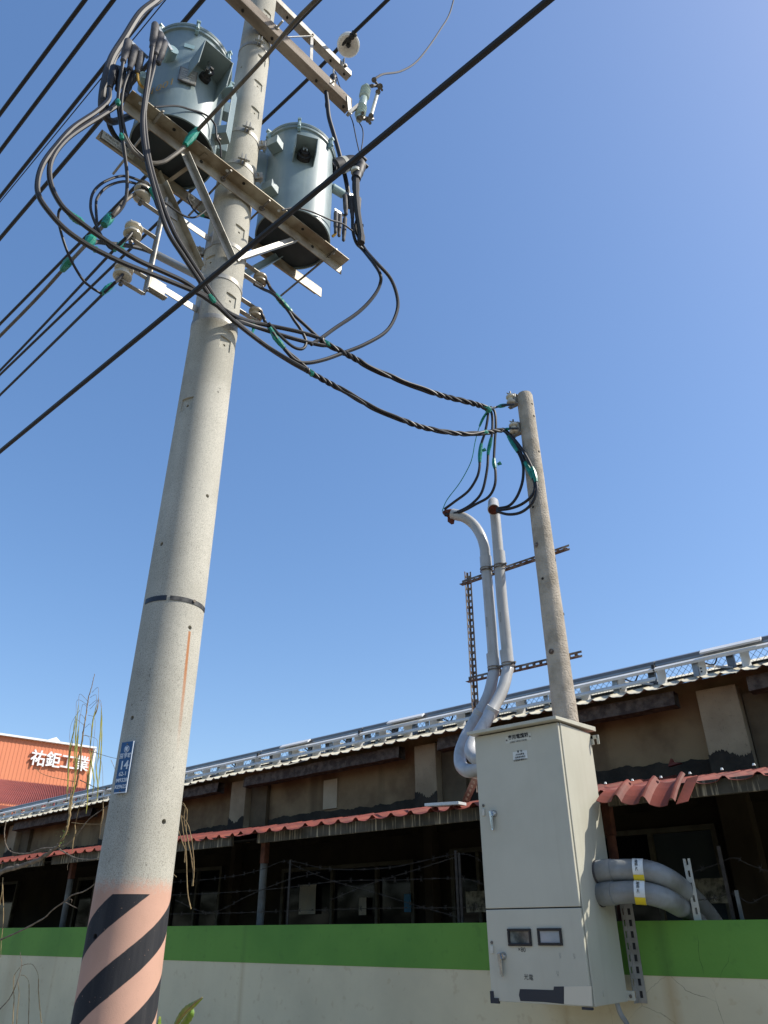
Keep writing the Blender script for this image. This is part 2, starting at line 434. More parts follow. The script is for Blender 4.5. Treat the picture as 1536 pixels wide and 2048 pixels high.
mb = MB()
for i in range(5200):
    x = random.uniform(-60, 45); h = 4.6 + 1.6 * math.sin(x * .31) + 1.0 * math.sin(x * .83 + 1)
    z = h * random.random() ** .75; p = Vc((x, -15 + random.gauss(0, 1.3), z + .2)); a = Vc((random.uniform(-1, 1), random.uniform(-1, 1), random.uniform(-1, 1))).normalized() * random.uniform(.25, .5); b = a.orthogonal() * .5
    mb.add([p - a, p + b, p + a, p - b], [(0, 1, 2, 3)])
o = mb.build('tree_row', 'foliage', fix=False); tag(o, 'dark green trees growing along the far side of the street', 'trees', kind='stuff')
# ================================================================== BOUNDARY WALL
WY = 4.76
wall = thing('boundary_wall', (-8, WY + .075, 0), 'long plastered street wall painted green along the top and cream below', 'wall')
GB = 1.6 - .0515 * WY
TOPZ = 1.6 + .0057 * WY
MB().abox(-42, 22, WY, WY + .15, 0, GB).build('cream_plaster', 'wall_cream', wall)
MB().abox(-42, 22, WY - .003, WY + .153, GB, TOPZ).build('green_band', 'wall_green', wall)

# ================================================================== LOW BUILDING
RY = 7.3
def rz(x, off=0): return 1.6 + .2865 * RY + .0113 * x + off
SL = .312
bld = thing('old_workshop', (-8, 9, 0), 'long low workshop with stained brown upper wall and cream corrugated roof', 'building')
XL, XR = -30.0, 2.0
UW = RY + .45
# upper wall, lower interior wall
MB().add([(XL, UW, 2.75), (XR, UW, 2.75), (XR, UW, rz(XR, .133)), (XL, UW, rz(XL, .133)),
          (XL, UW + .2, 2.75), (XR, UW + .2, 2.75), (XR, UW + .2, rz(XR, .133)), (XL, UW + .2, rz(XL, .133))],
         [(0, 1, 2, 3), (7, 6, 5, 4), (0, 4, 5, 1), (3, 2, 6, 7), (0, 3, 7, 4), (1, 5, 6, 2)]).build('upper_wall', 'upper_wall', bld)
# pilasters
for i, (x0, x1) in enumerate([(-2.285, -1.90), (-5.86, -5.53), (-9.42, -9.08), (-12.98, -12.62), (-16.5, -16.15), (-20.1, -19.7)]):
    MB().abox(x0, x1, RY + .27, UW - .002, 2.70, rz(x0, -.02)).build('pilaster', 'pilaster', bld, bevel=.008)
    random.seed(i); nn_ = 50; tp_ = [3.0 + .03 * random.random() + .035 * math.sin(i + j * .12) for j in range(nn_ + 1)]
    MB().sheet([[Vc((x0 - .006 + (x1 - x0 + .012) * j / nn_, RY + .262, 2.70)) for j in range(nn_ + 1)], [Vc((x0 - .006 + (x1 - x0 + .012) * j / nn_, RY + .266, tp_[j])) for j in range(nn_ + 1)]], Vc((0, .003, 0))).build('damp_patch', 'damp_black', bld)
    MB().abox(x1 + .012, x1 + .36, UW - .07, UW - .001, 2.72, rz(x0, -.1)).build('pilaster_shade_strip', 'pilaster_shade', bld)  # dark strip painted as the shaded side of the pilaster
p = onY(660, 1588, UW - .02)
MB().abox(p.x - .13, p.x + .13, UW - .02, UW - .001, p.z - .19, p.z + .19).build('plaster_patch', 'patch', bld)
for x in (-1.25, -1.05):
    MB().abox(x, x + .12, UW - .05, UW - .002, 2.8, rz(x, -.1)).build('plaster_rib', 'pilaster', bld, bevel=.005)
# damp strip where the lean-to roof meets the wall
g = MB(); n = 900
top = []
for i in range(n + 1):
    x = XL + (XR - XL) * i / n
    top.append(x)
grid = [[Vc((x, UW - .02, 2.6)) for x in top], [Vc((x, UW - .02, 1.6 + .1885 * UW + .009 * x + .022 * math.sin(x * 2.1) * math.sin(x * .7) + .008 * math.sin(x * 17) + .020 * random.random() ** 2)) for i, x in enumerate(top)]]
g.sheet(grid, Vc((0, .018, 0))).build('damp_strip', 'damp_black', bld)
# brown eave beam, broken at the pilasters
cuts = [XR, -1.75, -2.45, -5.38, -5.98, -8.95, -9.55, -12.5, -13.1, -16.0, -16.6, -19.6, -20.2, XL]
for a, b in zip(cuts[0::2], cuts[1::2]):
    m = 14; rows = []
    for (y, off) in ((RY + .12, -.02), (RY + .10, -.16), (RY + .24, -.17), (RY + .24, -.02)):
        rows.append([Vc((a + (b - a) * i / m, y, rz(a + (b - a) * i / m, off + .004 * math.sin(i * 2.1)))) for i in range(m + 1)])
    rows.append(rows[0]); MB().sheet(rows).build('eave_beam', 'eave_beam', bld)
# corrugated roof sheets
def corr(x, pitch=.19, h=.028):
    t = (x / pitch) % 1.0
    if t < .62: return .0 + .004 * math.sin(t / .62 * math.pi * 2)
    t = (t - .62) / .38
    return h * (min(t / .35, 1) if t < .5 else min((1 - t) / .35, 1))
SW = .76
k = 0; x = XR
while x > XL:
    x1 = x - SW; rows = []
    dz = random.uniform(-.006, .006); dy = random.uniform(-.012, .012)
    for y in (0, 1.2, 2.6, 5.0):
        rows.append([Vc((xx, RY + y + (dy if y == 0 else 0), rz(xx) + SL * y + corr(xx) + dz)) for xx in [x - SW * j / 28 for j in range(29)]])
    MB().sheet(rows, Vc((0, 0, -.004))).build('roof_sheet', 'roof_sheet', bld, smooth=False)
    x = x1
MB().abox(XL, XR, RY + 5, RY + 5.3, 0, rz(0, 1.3)).build('rear_wall', 'upper_wall', bld)
MB().abox(XL, XL + .3, UW, RY + 5, 0, rz(XL, .1)).build('end_wall', 'upper_wall', bld)
MB().abox(XR - .3, XR, UW, RY + 5, 0, rz(XR, .1)).build('end_wall', 'upper_wall', bld)

# ---- lean-to
EY = 4.64; EZ = 1.6 + .163 * EY
TS = .170
lean = thing('lean_to_porch', (-8, 6.2, 0), 'dark porch with red tile-profile metal roof and stained fascia behind the wall', 'porch')
def tile_h(x, pitch=.19, h=.024):
    t = (x / pitch) % 1.0
    return -.010 * math.sin(math.pi * t / .70) if t < .70 else h * math.sin(math.pi * (t - .70) / .30) ** .8
def tile_panel(x0, x1, dy=0, dz=0, tilt=0, name='roof_panel'):
    rows = []
    nn = max(8, int(abs(x1 - x0) / .19 * 12))
    for r in range(7):
        for e in (0, 1):
            y = r * .44 + e * .439; stp = .012 * (1 - e)
            rows.append([Vc((xx, EY + dy + y, EZ + dz + TS * y + tile_h(xx) - stp + .0 + tilt * (xx - x0))) for xx in [x0 + (x1 - x0) * j / nn for j in range(nn + 1)]])
    return MB().sheet(rows, Vc((0, 0, -.003))).build(name, 'tile_red', lean)
x = 2.0
while x > -30:
    if not (-2.6 < x - .4 < -1.1):
        tile_panel(x - .757, x, random.uniform(-.05, .03), random.uniform(-.014, .008), random.uniform(-.016, .016))
    else:
        tile_panel(x - .757, x, .03, -.01, 0)
    x -= .76
# loose sheet pulled down over the wall beside the cabinet
rows = []
A0, A1 = onY(1192, 1600, 4.50), onY(1352, 1611, 4.47); B0, B1 = onY(1216, 1577, 4.68), onY(1372, 1556, 4.68)
for i in range(4):
    row = []
    for j in range(61):
        t = j / 60; p = A0.lerp(A1, t).lerp(B0.lerp(B1, t), i / 3)
        q = (t * 2.9 + .05) % 1.0
        hh = -.012 * math.sin(math.pi * q / .66) if q < .66 else .040 * math.sin(math.pi * (q - .66) / .34) ** .7
        row.append(p + ZZ * hh + ZZ * (.012 * math.sin(math.pi * i / 3)))
    rows.append(row)
o = MB().sheet(rows, Vc((0, 0, -.003))).build('loose_roof_panel', 'tile_red', lean); tag(o, 'pale red roof panel hanging down beside the cabinet')
MB().sheet([[onY(1352 + 8 * i + 7 * j, 1608 - 17 * j - 2 * i, 4.49 + .06 * j + .01 * i) for i in range(4)] for j in range(4)], Vc((0, 0, -.003))).build('bent_flashing', 'tile_red', lean)
# white screws on panel crests
for px, py in ((1211, 1568), (1265, 1562), (1322, 1556), (1380, 1548), (1444, 1540), (1508, 1531)):
    p = onY(px, py, EY + .03); MB().cyl(p, p + ZZ * .012, .010, .006, 8).build('roof_screw', 'sticker_white', lean)
# soffit and fascia
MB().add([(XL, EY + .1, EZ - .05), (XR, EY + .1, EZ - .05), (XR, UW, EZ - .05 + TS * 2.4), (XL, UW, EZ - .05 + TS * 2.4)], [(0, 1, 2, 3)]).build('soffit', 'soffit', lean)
for a, b in [(2, -2.1), (-2.35, -5.43), (-5.78, -9.0), (-9.2, -12.6), (-12.8, -16.5), (-16.7, -30)]:
    MB().abox(b, a, EY + .06, EY + .09, 1.6 + .1405 * (EY + .06), EZ - .008).build('fascia_board', 'fascia', lean, bevel=.004)
for px, r in ((520, .034), (125, .034), (1248, .03)):
    p = onY(px, 1850, 4.98)
    e = MB().cyl((p.x, 4.98, 1.2), (p.x, 4.98, 2.12), r).build('porch_post', 'post_grey' if px != 1248 else 'post_rust', lean, smooth=True)
    MB().abox(p.x - .03, p.x + .03, 4.95, 5.01, 2.121, EZ + .02).build('rusty_post_head', 'post_rust', lean, bevel=.006)
# loose offcuts on the porch roof
tag(MB().bar(onY(857, 1611, EY + .02), onY(925, 1607, EY + .02), .10, .02).build('roof_offcut', 'strap_pale', bevel=.002), 'pale flat offcut lying on the red porch roof left of the cabinet', 'scrap')
p = onY(1345, 1524, UW - .25)
o = MB().add([p + Vc(q) * .6 for q in ((-.09, 0, -.06), (-.02, 0, .06), (.0, .01, .0), (.13, 0, -.03), (-.09, .1, -.06), (-.02, .1, .06), (.0, .11, .0), (.13, .1, -.03))], [(0, 1, 2, 3), (4, 7, 6, 5), (0, 4, 5, 1), (1, 5, 6, 2), (2, 6, 7, 3), (3, 7, 4, 0)]).build('broken_tile', 'tile_red')
tag(o, 'broken piece of red tile lying against the stained upper wall', 'rubble')

# ---- back wall of the porch with windows
IW = UW + .02
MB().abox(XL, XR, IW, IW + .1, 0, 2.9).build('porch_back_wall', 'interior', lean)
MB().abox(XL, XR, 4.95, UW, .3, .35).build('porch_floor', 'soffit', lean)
def window(px0, px1, zt, mull, panes, label):
    a = onY(px0, 1800, IW - .05).x; b = onY(px1, 1800, IW - .05).x
    w = thing('window', ((a + b) / 2, IW, 1.0), label, 'window')
    f = MB()
    f.abox(a, b, IW - .07, IW - .003, zt - .05, zt); f.abox(a, b, IW - .07, IW - .003, 1.25, 1.30)
    f.abox(a, a + .05, IW - .069, IW - .003, 1.30, zt - .05); f.abox(b - .05, b, IW - .069, IW - .003, 1.30, zt - .05)
    f.build('frame', 'frame_alu', w, bevel=.003)
    for m in mull:
        xm = onY(m, 1800, IW - .05).x
        MB().abox(xm - .022, xm + .022, IW - .08, IW - .002, 1.301, zt - .051).build('mullion', 'frame_alu', w, bevel=.002)
    xs = [a + .05] + [onY(m, 1800, IW - .05).x for m in mull] + [b - .05]
    for i in range(len(xs) - 1):
        MB().abox(xs[i] + .002, xs[i + 1] - .002, IW - .03, IW - .024, 1.302, zt - .052).build('pane', 'window_glass' if panes[i % len(panes)] == 'g' else 'curtain', w)
    return w
window(-120, 30, 2.45, [-40], 'gg', 'dark porch window at the far left of the picture behind thorny twigs')
window(150, 186, 2.42, [], 'g', 'narrow dark window just left of the striped pole')
window(340, 440, 2.42, [392], 'gg', 'dark window with a pale frame right beside the striped pole')
window(562, 830, 2.32, [665, 755], 'ggg', 'wide dark three-pane porch window in the middle with papers inside')
window(905, 1010, 2.40, [962], 'gg', 'dark window partly hidden behind the grey cabinet')
window(1210, 1462, 2.44, [1322], 'gc', 'porch window with a blue-grey curtain right of the grey cabinet')
def stick(px0, py0, px1, py1, key, name, label, cat='paper'):
    a = onY(px0, py0, IW - .09); b = onY(px1, py1, IW - .09)
    tag(MB().abox(min(a.x, b.x), max(a.x, b.x), IW - .092, IW - .085, min(a.z, b.z), max(a.z, b.z)).build(name, key), label, cat)
stick(600, 1770, 630, 1828, 'paper', 'paper_sheet', 'pale paper sheet in the left pane of the wide porch window')
stick(718, 1795, 732, 1830, 'paper', 'paper_sheet', 'small pale card standing in the middle pane of the wide porch window')
stick(808, 1788, 822, 1824, 'blue_print', 'blue_card', 'blue card in the right pane of the wide porch window', 'card')
stick(931, 1783, 972, 1824, 'foil', 'foil_sheet', 'crumpled reflective sheet in the window left of the cabinet', 'foil')
stick(1383, 1758, 1460, 1806, 'foil', 'foil_sheet', 'crumpled foil sheet across the bottom of the curtained window', 'foil')
for px, w_ in ((460, .05), (860, .06), (1010, .04), (1500, .10), (1530, .05)):
    p = onY(px, 1800, IW - .14)
    MB().abox(p.x - w_, p.x + w_, IW - .16, IW - .001, .35, 2.8).build('wall_pier', 'porch_pier', lean, bevel=.01)

# ================================================================== SOLAR RACK ON THE ROOF
rack = thing('solar_rack', (-8, RY + .8, rz(-8, .3)), 'white and grey solar panel racking standing along the workshop roof edge', 'solar rack')
def rf(x, y): return rz(x) + SL * y + .03
Y1, Y2 = .42, .95
def rtop(x, y): return 1.6 + .316 * (RY + y) + .0113 * x
cnt = 0
x = 1.2
while x > -18.5:
    zb = rf(x, Y1); zt = rtop(x, Y1)
    mk = 'rack_white' if cnt % 2 else 'rack_grey'
    w = .06 if cnt % 2 else .045
    MB().box(Vc((x, RY + Y1 + .055, (zb + zt) / 2)), Vc((.90, -.44, 0)) * .006, Vc((.44, .90, 0)) * (.062 if cnt % 2 else .05), ZZ * ((zt - zb) / 2)).build('front_post', 'rack_white', rack, bevel=.002)
    if cnt % 2 == 0: 
        MB().abox(x - .085, x - .03, RY + Y1 - .004, RY + Y1 + .006, zb, zt).build('post_flange', 'rack_grey', rack)  # grey here stands in for the shade on the post's front face
        for dz in (.04, .075): MB().cyl((x - .0, RY + Y1 - .004, zb + dz), (x - .0, RY + Y1 + .002, zb + dz), .009, n=8).build('bolt', 'cabinet_dark', rack)
    xo = x - .22 + random.uniform(-.05, .05)
    MB().abox(xo - .045, xo + .03, RY + Y2, RY + Y2 + .06, rf(xo, Y2), rtop(xo, Y2)).build('rear_post', 'rack_grey' if cnt % 3 else 'panel_frame', rack, bevel=.002)
    if cnt % 2: 
        MB().bar((xo, RY + Y2 - .02, rf(xo, Y2)), (xo - .25, RY + Y1 + .05, rtop(xo, Y1) - .05), .02, .02).build('brace', 'rack_white', rack)
        MB().tube(spline([Vc((xo - .05, RY + .7, rtop(xo, .7))), Vc((xo - .12, RY + .7, rtop(xo, .7) - .11)), Vc((xo - .28, RY + .7, rtop(xo, .7) - .02))], 4), .008, 6).build('panel_lead', 'cable_black', rack)
    x -= .42 + random.uniform(-.03, .03); cnt += 1
SEG = 2.1; x = 1.5; i = 0
while x > -19:
    xa, xb = x - SEG + .012, x
    def rail(y, off, w, h, key, nm, a=xa, b=xb):
        MB().bar((a, RY + y, rtop(a, y) + off), (b, RY + y, rtop(b, y) + off), w, h, Vc((0, -.6, .8)) if key == 'rack_white' else ZZ).build(nm, key, rack, bevel=.002)
    rail(Y1 - .03, -.022, .05, .03, 'rack_white', 'top_rail')
    rail(Y1 + .03, .012, .03, .022, 'rack_grey', 'upper_rail')
    rail(Y2 - .05, -.03, .03, .03, 'rack_grey', 'rear_rail')
    if i >= 2: rail(Y1 - .03, -.12, .07, .02, 'rack_white', 'lower_rail')
    if i in (1, 3, 4, 6): rail(Y1 - .03, .05, .075, .02, 'rack_white', 'cover_strip', xa + .5, xa + 1.1)
    # panel: frame and back sheet
    pf = MB().add([(xa, RY + Y1 + .02, rtop(xa, Y1) + .03), (xb, RY + Y1 + .02, rtop(xb, Y1) + .03), (xb, RY + Y1 + .22, rtop(xb, Y1) + .103), (xa, RY + Y1 + .22, rtop(xa, Y1) + .103)] +
                  [(xa, RY + Y1 + .02, rtop(xa, Y1) + .068), (xb, RY + Y1 + .02, rtop(xb, Y1) + .068), (xb, RY + Y1 + .22, rtop(xb, Y1) + .141), (xa, RY + Y1 + .22, rtop(xa, Y1) + .141)],
                  [(0, 1, 2, 3), (7, 6, 5, 4), (0, 4, 5, 1), (1, 5, 6, 2), (2, 6, 7, 3), (3, 7, 4, 0)])
    q0, q1 = Y1 + .42, Y1 + 1.9
    MB().add([(a_, RY + b_, rtop(a_, b_) + .02 + c_) for c_ in (0, .035) for a_, b_ in ((xa, q0), (xb, q0), (xb, q1), (xa, q1))], [(0, 1, 2, 3), (7, 6, 5, 4), (0, 4, 5, 1), (1, 5, 6, 2), (2, 6, 7, 3), (3, 7, 4, 0)]).build('solar_panel', 'panel_frame', rack, bevel=.003)
    pf.build('edge_gutter', 'panel_frame', rack, bevel=.003)
    MB().abox(xb - .012, xb + .02, RY + Y1 - .05, RY + Y1 + .02, rtop(xb, Y1) - .05, rtop(xb, Y1) + .02).build('rail_clamp', 'cabinet_dark', rack, bevel=.003)
    x -= SEG; i += 1
# expanded mesh guard behind the posts
mb = MB(); yy = RY + 1.25
x = 1.3
while x > -18:
    zb, zt = rf(x, 1.25) - .03, rtop(x, 1.25) + .02
    h = zt - zb
    for sgn in (1, -1):
        mb.bar((x, yy, zb if sgn > 0 else zt), (x - h * .9, yy, zt if sgn > 0 else zb), .0035, .0035)
    x -= .075 if x > -8 else .13
tag(mb.build('mesh_guard', 'mesh_wire', rack, fix=False), kind='stuff')
MB().bar((-18, yy, rf(-18, 1.25)), (1.3, yy, rf(1.3, 1.25)), .03, .03).build('mesh_rail', 'rack_grey', rack)

# ================================================================== FAR FACTORY
fac = thing('orange_factory', (-40, 14, 0), 'orange ribbed factory hall with white Chinese characters on its gable side', 'building')
FX = -40
tl = onX(-60, 1463, FX); tr = onX(187, 1498, FX); br = onX(178, 1590, FX)
mb = MB(); y0 = tl.y - 6; y1 = tr.y; zl = tl.z + (tl.z - tr.z) / (tr.y - tl.y) * 6 * 1.0
nr = int((y1 - y0) / .20)
row0 = []; row1 = []
for i in range(nr):
    for t, dx in ((0, 0), (.35, 0), (.45, .013), (.8, .013), (.9, 0)):
        y = y0 + (y1 - y0) * (i + t) / nr; zz = zl + (tr.z - zl) * (y - y0) / (y1 - y0)
        row0.append(Vc((FX + dx, y, 0))); row1.append(Vc((FX + dx, y, zz)))
mb.sheet([row0, row1]).build('ribbed_wall', 'orange_sheet', fac)
MB().bar((FX + .1, y0, zl + .05), (FX + .1, y1 + .05, tr.z + .05), .25, .10).build('roof_trim', 'trim_white', fac)
MB().abox(FX - .05, FX + .12, y1 + .003, y1 + .14, 0, tr.z - .02).build('corner_trim', 'trim_white', fac)
MB().abox(FX - 25, FX - .05, y0, y1, 0, tr.z - .3).build('hall_body', 'orange_sheet', fac)
q = onX(105, 1484, FX - 8)
MB().add([(FX - 8, q.y - 1.6, q.z - .5), (FX - 8, q.y + 1.4, q.z - .5), (FX - 8, q.y + .2, q.z + .35), (FX - 12, q.y - 1.6, q.z - .5), (FX - 12, q.y + 1.4, q.z - .5), (FX - 12, q.y + .2, q.z + .35)], [(0, 1, 2), (3, 5, 4), (0, 3, 4, 1), (1, 4, 5, 2), (2, 5, 3, 0)]).build('ridge_vent', 'trim_white', fac)
lt = onX(57, 1532, FX + .15); rt_ = onX(176, 1542, FX + .15)
for i, ch in enumerate('祐鉅工業'):
    wd = (rt_.y - lt.y) / 4.0
    p = Vc((FX + .12, lt.y + wd * i, onX(57 + i * 30, 1526 + i * 3.6, FX + .12).z))
    text('letter', ch, wd * 1.0, p, (0, 1, 0), (0, 0, 1), 'letter_white', fac, ext=.05, bold=.012)
red = thing('red_roof_shed', (-26, 12, 0), 'shed with a red ribbed metal roof below the orange factory wall', 'building')
# roof plane seen between the orange wall and the rack
fa = onX(-40, 1600, -30); fb = onX(60, 1600, -30)
RX0, RX1 = -36.0, -28.0
pa = onX(-60, 1553, RX0); pb = onX(172, 1578, RX0); pc = onX(0, 1606, RX1)
zt0, zt1 = pa.z, pb.z
rows = [[], []]
ya, yb = pa.y, pb.y
nn = 70
for i in range(nn * 2 + 1):
    t = i / (nn * 2); y = ya + (yb - ya) * t
    h = .06 if i % 2 else 0
    rows[0].append(Vc((RX0, y, zt0 + (zt1 - zt0) * t + h))); rows[1].append(Vc((RX1, y - 4.0, pc.z + h)))
MB().sheet(rows, Vc((0, 0, -.05))).build('ribbed_roof', 'roof_red', red)
MB().bar(rows[1][0] - ZZ * .12, rows[1][-1] - ZZ * .12, .12, .10).build('eave_trim', 'roof_red', red)
MB().abox(RX0, RX1 - .4, ya - 4, yb - 4, 0, pc.z - .3).build('shed_wall', 'dark_red', red)

# ================================================================== BIG UTILITY POLE
def prad(z): return .1825 - .00475 * (z - 1.6)
pole = thing('utility_pole', PC, 'tall concrete power pole with pink and black warning stripes at its foot', 'utility pole')
N_ = 96
mb = MB(); zs = [0, .8, 1.6, 2.4, 3.2, 4.0, 4.8, 5.36, 5.38, 5.42, 5.44, 6.2, 7.0, 7.8, 8.6, 9.4, 10.4, 11.4]
mb.lathe(PC, ZZ, [(z, prad(z) + (.004 if z in (5.38, 5.42) else 0)) for z in zs], N_)
shaft = mb.build('shaft', 'pole_concrete', pole, smooth=False)
cut = MB(); pads = [(-4, 9.59, 1), (-2, 8.776, 1), (-3, 8.362, 1), (-1, 7.951, 1), (0, 6.38, 1), (0, 5.632, 1), (0, 5.203, 1), (-74, 4.632, 1), (-2, 9.18, 1), (-76, 6.0, 1), (-76, 8.6, 0), (-76, 8.2, 0), (-76, 7.8, 0), (-76, 9.0, 0)]
for a, z, pad in pads:
    n_ = Vc((math.cos(R(a)), math.sin(R(a)), 0)); t_ = ZZ.cross(n_); c = PC + n_ * (prad(z) + .03 - .011) + ZZ * z
    if pad: cut.box(c - n_ * .004, n_ * .03, t_ * .046, ZZ * .055)
def hole(a, z, r=.013):
    n_ = Vc((math.cos(R(a)), math.sin(R(a)), 0)); c = PC + ZZ * z
    return MB().cyl(c + n_ * (prad(z) - .05), c + n_ * (prad(z) + .05), r, n=12)
cutters = [cut]
hs = MB()
for a, z in [(2.1, 3.082), (3.6, 3.951), (-79, 3.59), (-80.6, 2.566), (0.2, 2.065), (-82, 1.574)]:
    h = hole(a, z, .0125); hs.add(h.v, h.f)
for a, z, pad in pads:
    h = hole(a, z - .005, .010); hs.add(h.v, h.f)
cutters.append(hs)
for c in cutters:
    co = c.build('cutter', 'hole_dark', pole)
    bo = shaft.modifiers.new('b', 'BOOLEAN'); bo.operation = 'DIFFERENCE'; bo.object = co; bo.solver = 'EXACT'
    bpy.context.view_layer.update()
    me = bpy.data.meshes.new_from_object(shaft.evaluated_get(bpy.context.evaluated_depsgraph_get()))
    shaft.modifiers.clear(); shaft.data = me; bpy.data.objects.remove(co)
while len(shaft.data.materials) > 1: shaft.data.materials.pop()
for p_ in shaft.data.polygons: p_.use_smooth = True
shaft.data.set_sharp_from_angle(angle=R(25))
# painted/taped ring, with a gap and a worn end
def arc_band(a0, a1, z, h, off, key, name, parent, f=prad, c=PC, nseg=24, t=.003):
    rows = [[], []]
    for i in range(nseg + 1):
        a = R(a0 + (a1 - a0) * i / nseg)
        for k_, dz in ((0, -h / 2), (1, h / 2)):
            r = f(z) + off; rows[k_].append(Vc((c[0] + math.cos(a) * r, c[1] + math.sin(a) * r, z + dz)))
    mb = MB(); n2 = nseg + 1
    rows2 = [[p + (p - Vc((c[0], c[1], p.z))).normalized() * t for p in r] for r in rows]
    mb.sheet([rows[0], rows[1], rows2[1], rows2[0], rows[0]])
    mb.add([rows[0][0], rows[1][0], rows2[1][0], rows2[0][0]], [(0, 1, 2, 3)]); mb.add([rows[0][-1], rows[1][-1], rows2[1][-1], rows2[0][-1]], [(0, 1, 2, 3)])
    return mb.build(name, key, parent, smooth=True)
arc_band(-100, -49, 3.236, .030, .0015, 'flat_dark', 'black_tape', pole, t=.002)
arc_band(-43, 48, 3.236, .026, .0015, 'ring_paint', 'black_tape', pole, t=.002)
p = oncyl_f(387, 1203, PC, prad); MB().cyl(p, p + VV * .012, .009, n=10).build('stud', 'bolt_steel', pole)
# clamp bands with bolts
for z in (7.62, 7.18, 6.19, 5.42, 8.98, 5.83):
    hh = .05 if z > 7 else .04
    arc_band(-180, 180, z, hh, .002, 'galvanised', 'clamp_band', pole, nseg=40)
    for a in ((-28, 35) if 8 > z > 7 else (-28,) if z > 8 else ((-125,) if z > 6 else ())):
        n_ = Vc((math.cos(R(a)), math.sin(R(a)), 0)); t_ = ZZ.cross(n_); c = PC + n_ * (prad(z) + .035) + ZZ * z
        MB().box(c, n_ * .032, t_ * .005, ZZ * .035).box(c + t_ * .03, n_ * .032, t_ * .005, ZZ * .035).cyl(c - t_ * .03, c + t_ * .07, .008, n=8).cyl(c + t_ * .035, c + t_ * .048, .016, n=6).build('clamp_bolt', 'galvanised', pole)

# number plate
pa = oncyl_f(256, 1488, PC, prad); 
a0 = math.atan2(pa.y - PC.y, pa.x - PC.x) + R(4)
n_ = Vc((math.cos(a0), math.sin(a0), 0)); t_ = ZZ.cross(n_); c = PC + n_ * (prad(2.32) + .012) + ZZ * 2.315
PW, PH = .042, .125
plate = thing('pole_number_plate', c - ZZ * PH, 'small blue metal number plate with white digits 14 fixed to the tall pole', 'sign')
MB().box(c, n_ * .002, t_ * PW, ZZ * PH).build('plate', 'sign_blue', plate, bevel=.002)
e = MB(); e.box(c + n_ * .003 + t_ * (PW - .0025), n_ * .0012, t_ * .0022, ZZ * PH); e.box(c + n_ * .003 - ZZ * (PH - .0025), n_ * .0012, t_ * (PW - .005), ZZ * .0022); e.build('border', 'sign_white', plate)
def ptx(s, size, dz, b=0.0): text('lettering', s, size, c + n_ * .003 + ZZ * dz, t_, ZZ, 'sign_white', plate, align='CENTER', ext=.0006, bold=b)
MB().lathe(c + n_ * .0022 + ZZ * .088, n_, [(0, .017), (.0012, .017)], 20).build('emblem', 'sign_white', plate)
MB().lathe(c + n_ * .0035 + ZZ * .088, n_, [(0, .0135), (.0006, .0135)], 20).build('emblem_inner', 'sign_blue', plate)
text('emblem_bolt', '電', .02, c + n_ * .0046 + ZZ * .081, t_, ZZ, 'sign_white', plate, align='CENTER', ext=.0004, bold=.0006)
ptx('豆芋幹', .026, .046, .0004); ptx('14', .058, -.010, .0012); ptx('62-1', .028, -.042, .0003); ptx('M9328', .026, -.072, .0004); ptx('KE9622', .024, -.102, .0004)
for dz in (.112, -.116): MB().cyl(c + n_ * .002 + ZZ * dz, c + n_ * .006 + ZZ * dz, .004, n=8).build('rivet', 'bolt_steel', plate)

# ================================================================== CROSSARMS
def lbox(mb, u0, u1, v0, v1, z0, z1):
    return mb.box(L((u0 + u1) / 2, (v0 + v1) / 2, (z0 + z1) / 2), UU * ((u1 - u0) / 2), VV * ((v1 - v0) / 2), ZZ * ((z1 - z0) / 2))
wa = thing('wooden_crossarm', L(0, .2, 9.14), 'weathered brown wooden crossarm bolted to the pole top', 'crossarm')
lbox(MB(), -1.3, 1.07, .150, .262, 9.14, 9.29).build('beam', 'wood_arm', wa, bevel=.006)
for u_ in (-.3, .05, .62, 1.0, -.9): MB().cyl(L(u_, .205, 9.12), L(u_, .205, 9.139), .013, n=10).build('bolt_hole', 'hole_dark', wa)
MB().cyl(L(.05, .13, 9.24), L(.05, .36, 9.24), .011, n=8).cyl(L(.05, .264, 9.24), L(.05, .28, 9.24), .022, n=6).build('through_bolt', 'galvanised', wa)
for u_ in (-.55, .78): MB().box(L(u_, .264, 9.22), UU * .03, VV * .002, ZZ * .03).cyl(L(u_, .26, 9.22), L(u_, .30, 9.22), .009, n=8).build('washer', 'galvanised', wa)
sa = thing('steel_crossarm', L(.6, -.19, 10.6), 'pale grey steel crossarm carrying a white bell insulator at its end', 'crossarm')
lbox(MB(), -.5, 1.42, -.245, -.145, 10.66, 10.76).build('beam', 'galvanised', sa, bevel=.004)
for u_ in (.45, .85, 1.12, 1.34): MB().cyl(L(u_, -.195, 10.645), L(u_, -.195, 10.659), .014, n=10).build('bolt_hole', 'hole_dark', sa)
MB().cyl(L(1.3, -.14, 10.7), L(1.3, -.11, 10.7), .02, n=6).build('bolt_nut', 'bolt_steel', sa)
lbox(MB(), 1.26, 1.262, -.143, -.10, 10.66, 10.8).build('side_plate', 'galvanised', sa)
# brace between the arms
br_ = thing('crossarm_brace', L(.5, .0, 9.3), 'flat galvanised brace strap between the two crossarms', 'brace')
q0, q1, q2 = V(566, 75, .15), V(624, 72, -.15), V(622, 132, .16)
MB().bar(q0, q1, .045, .006).build('strap', 'galvanised', br_); MB().bar(q1, q2, .04, .006, VV).build('strap', 'galvanised', br_)
MB().cyl(q1 - VV * .02, q1 + VV * .03, .014, n=8).build('bolt', 'bolt_steel', br_)
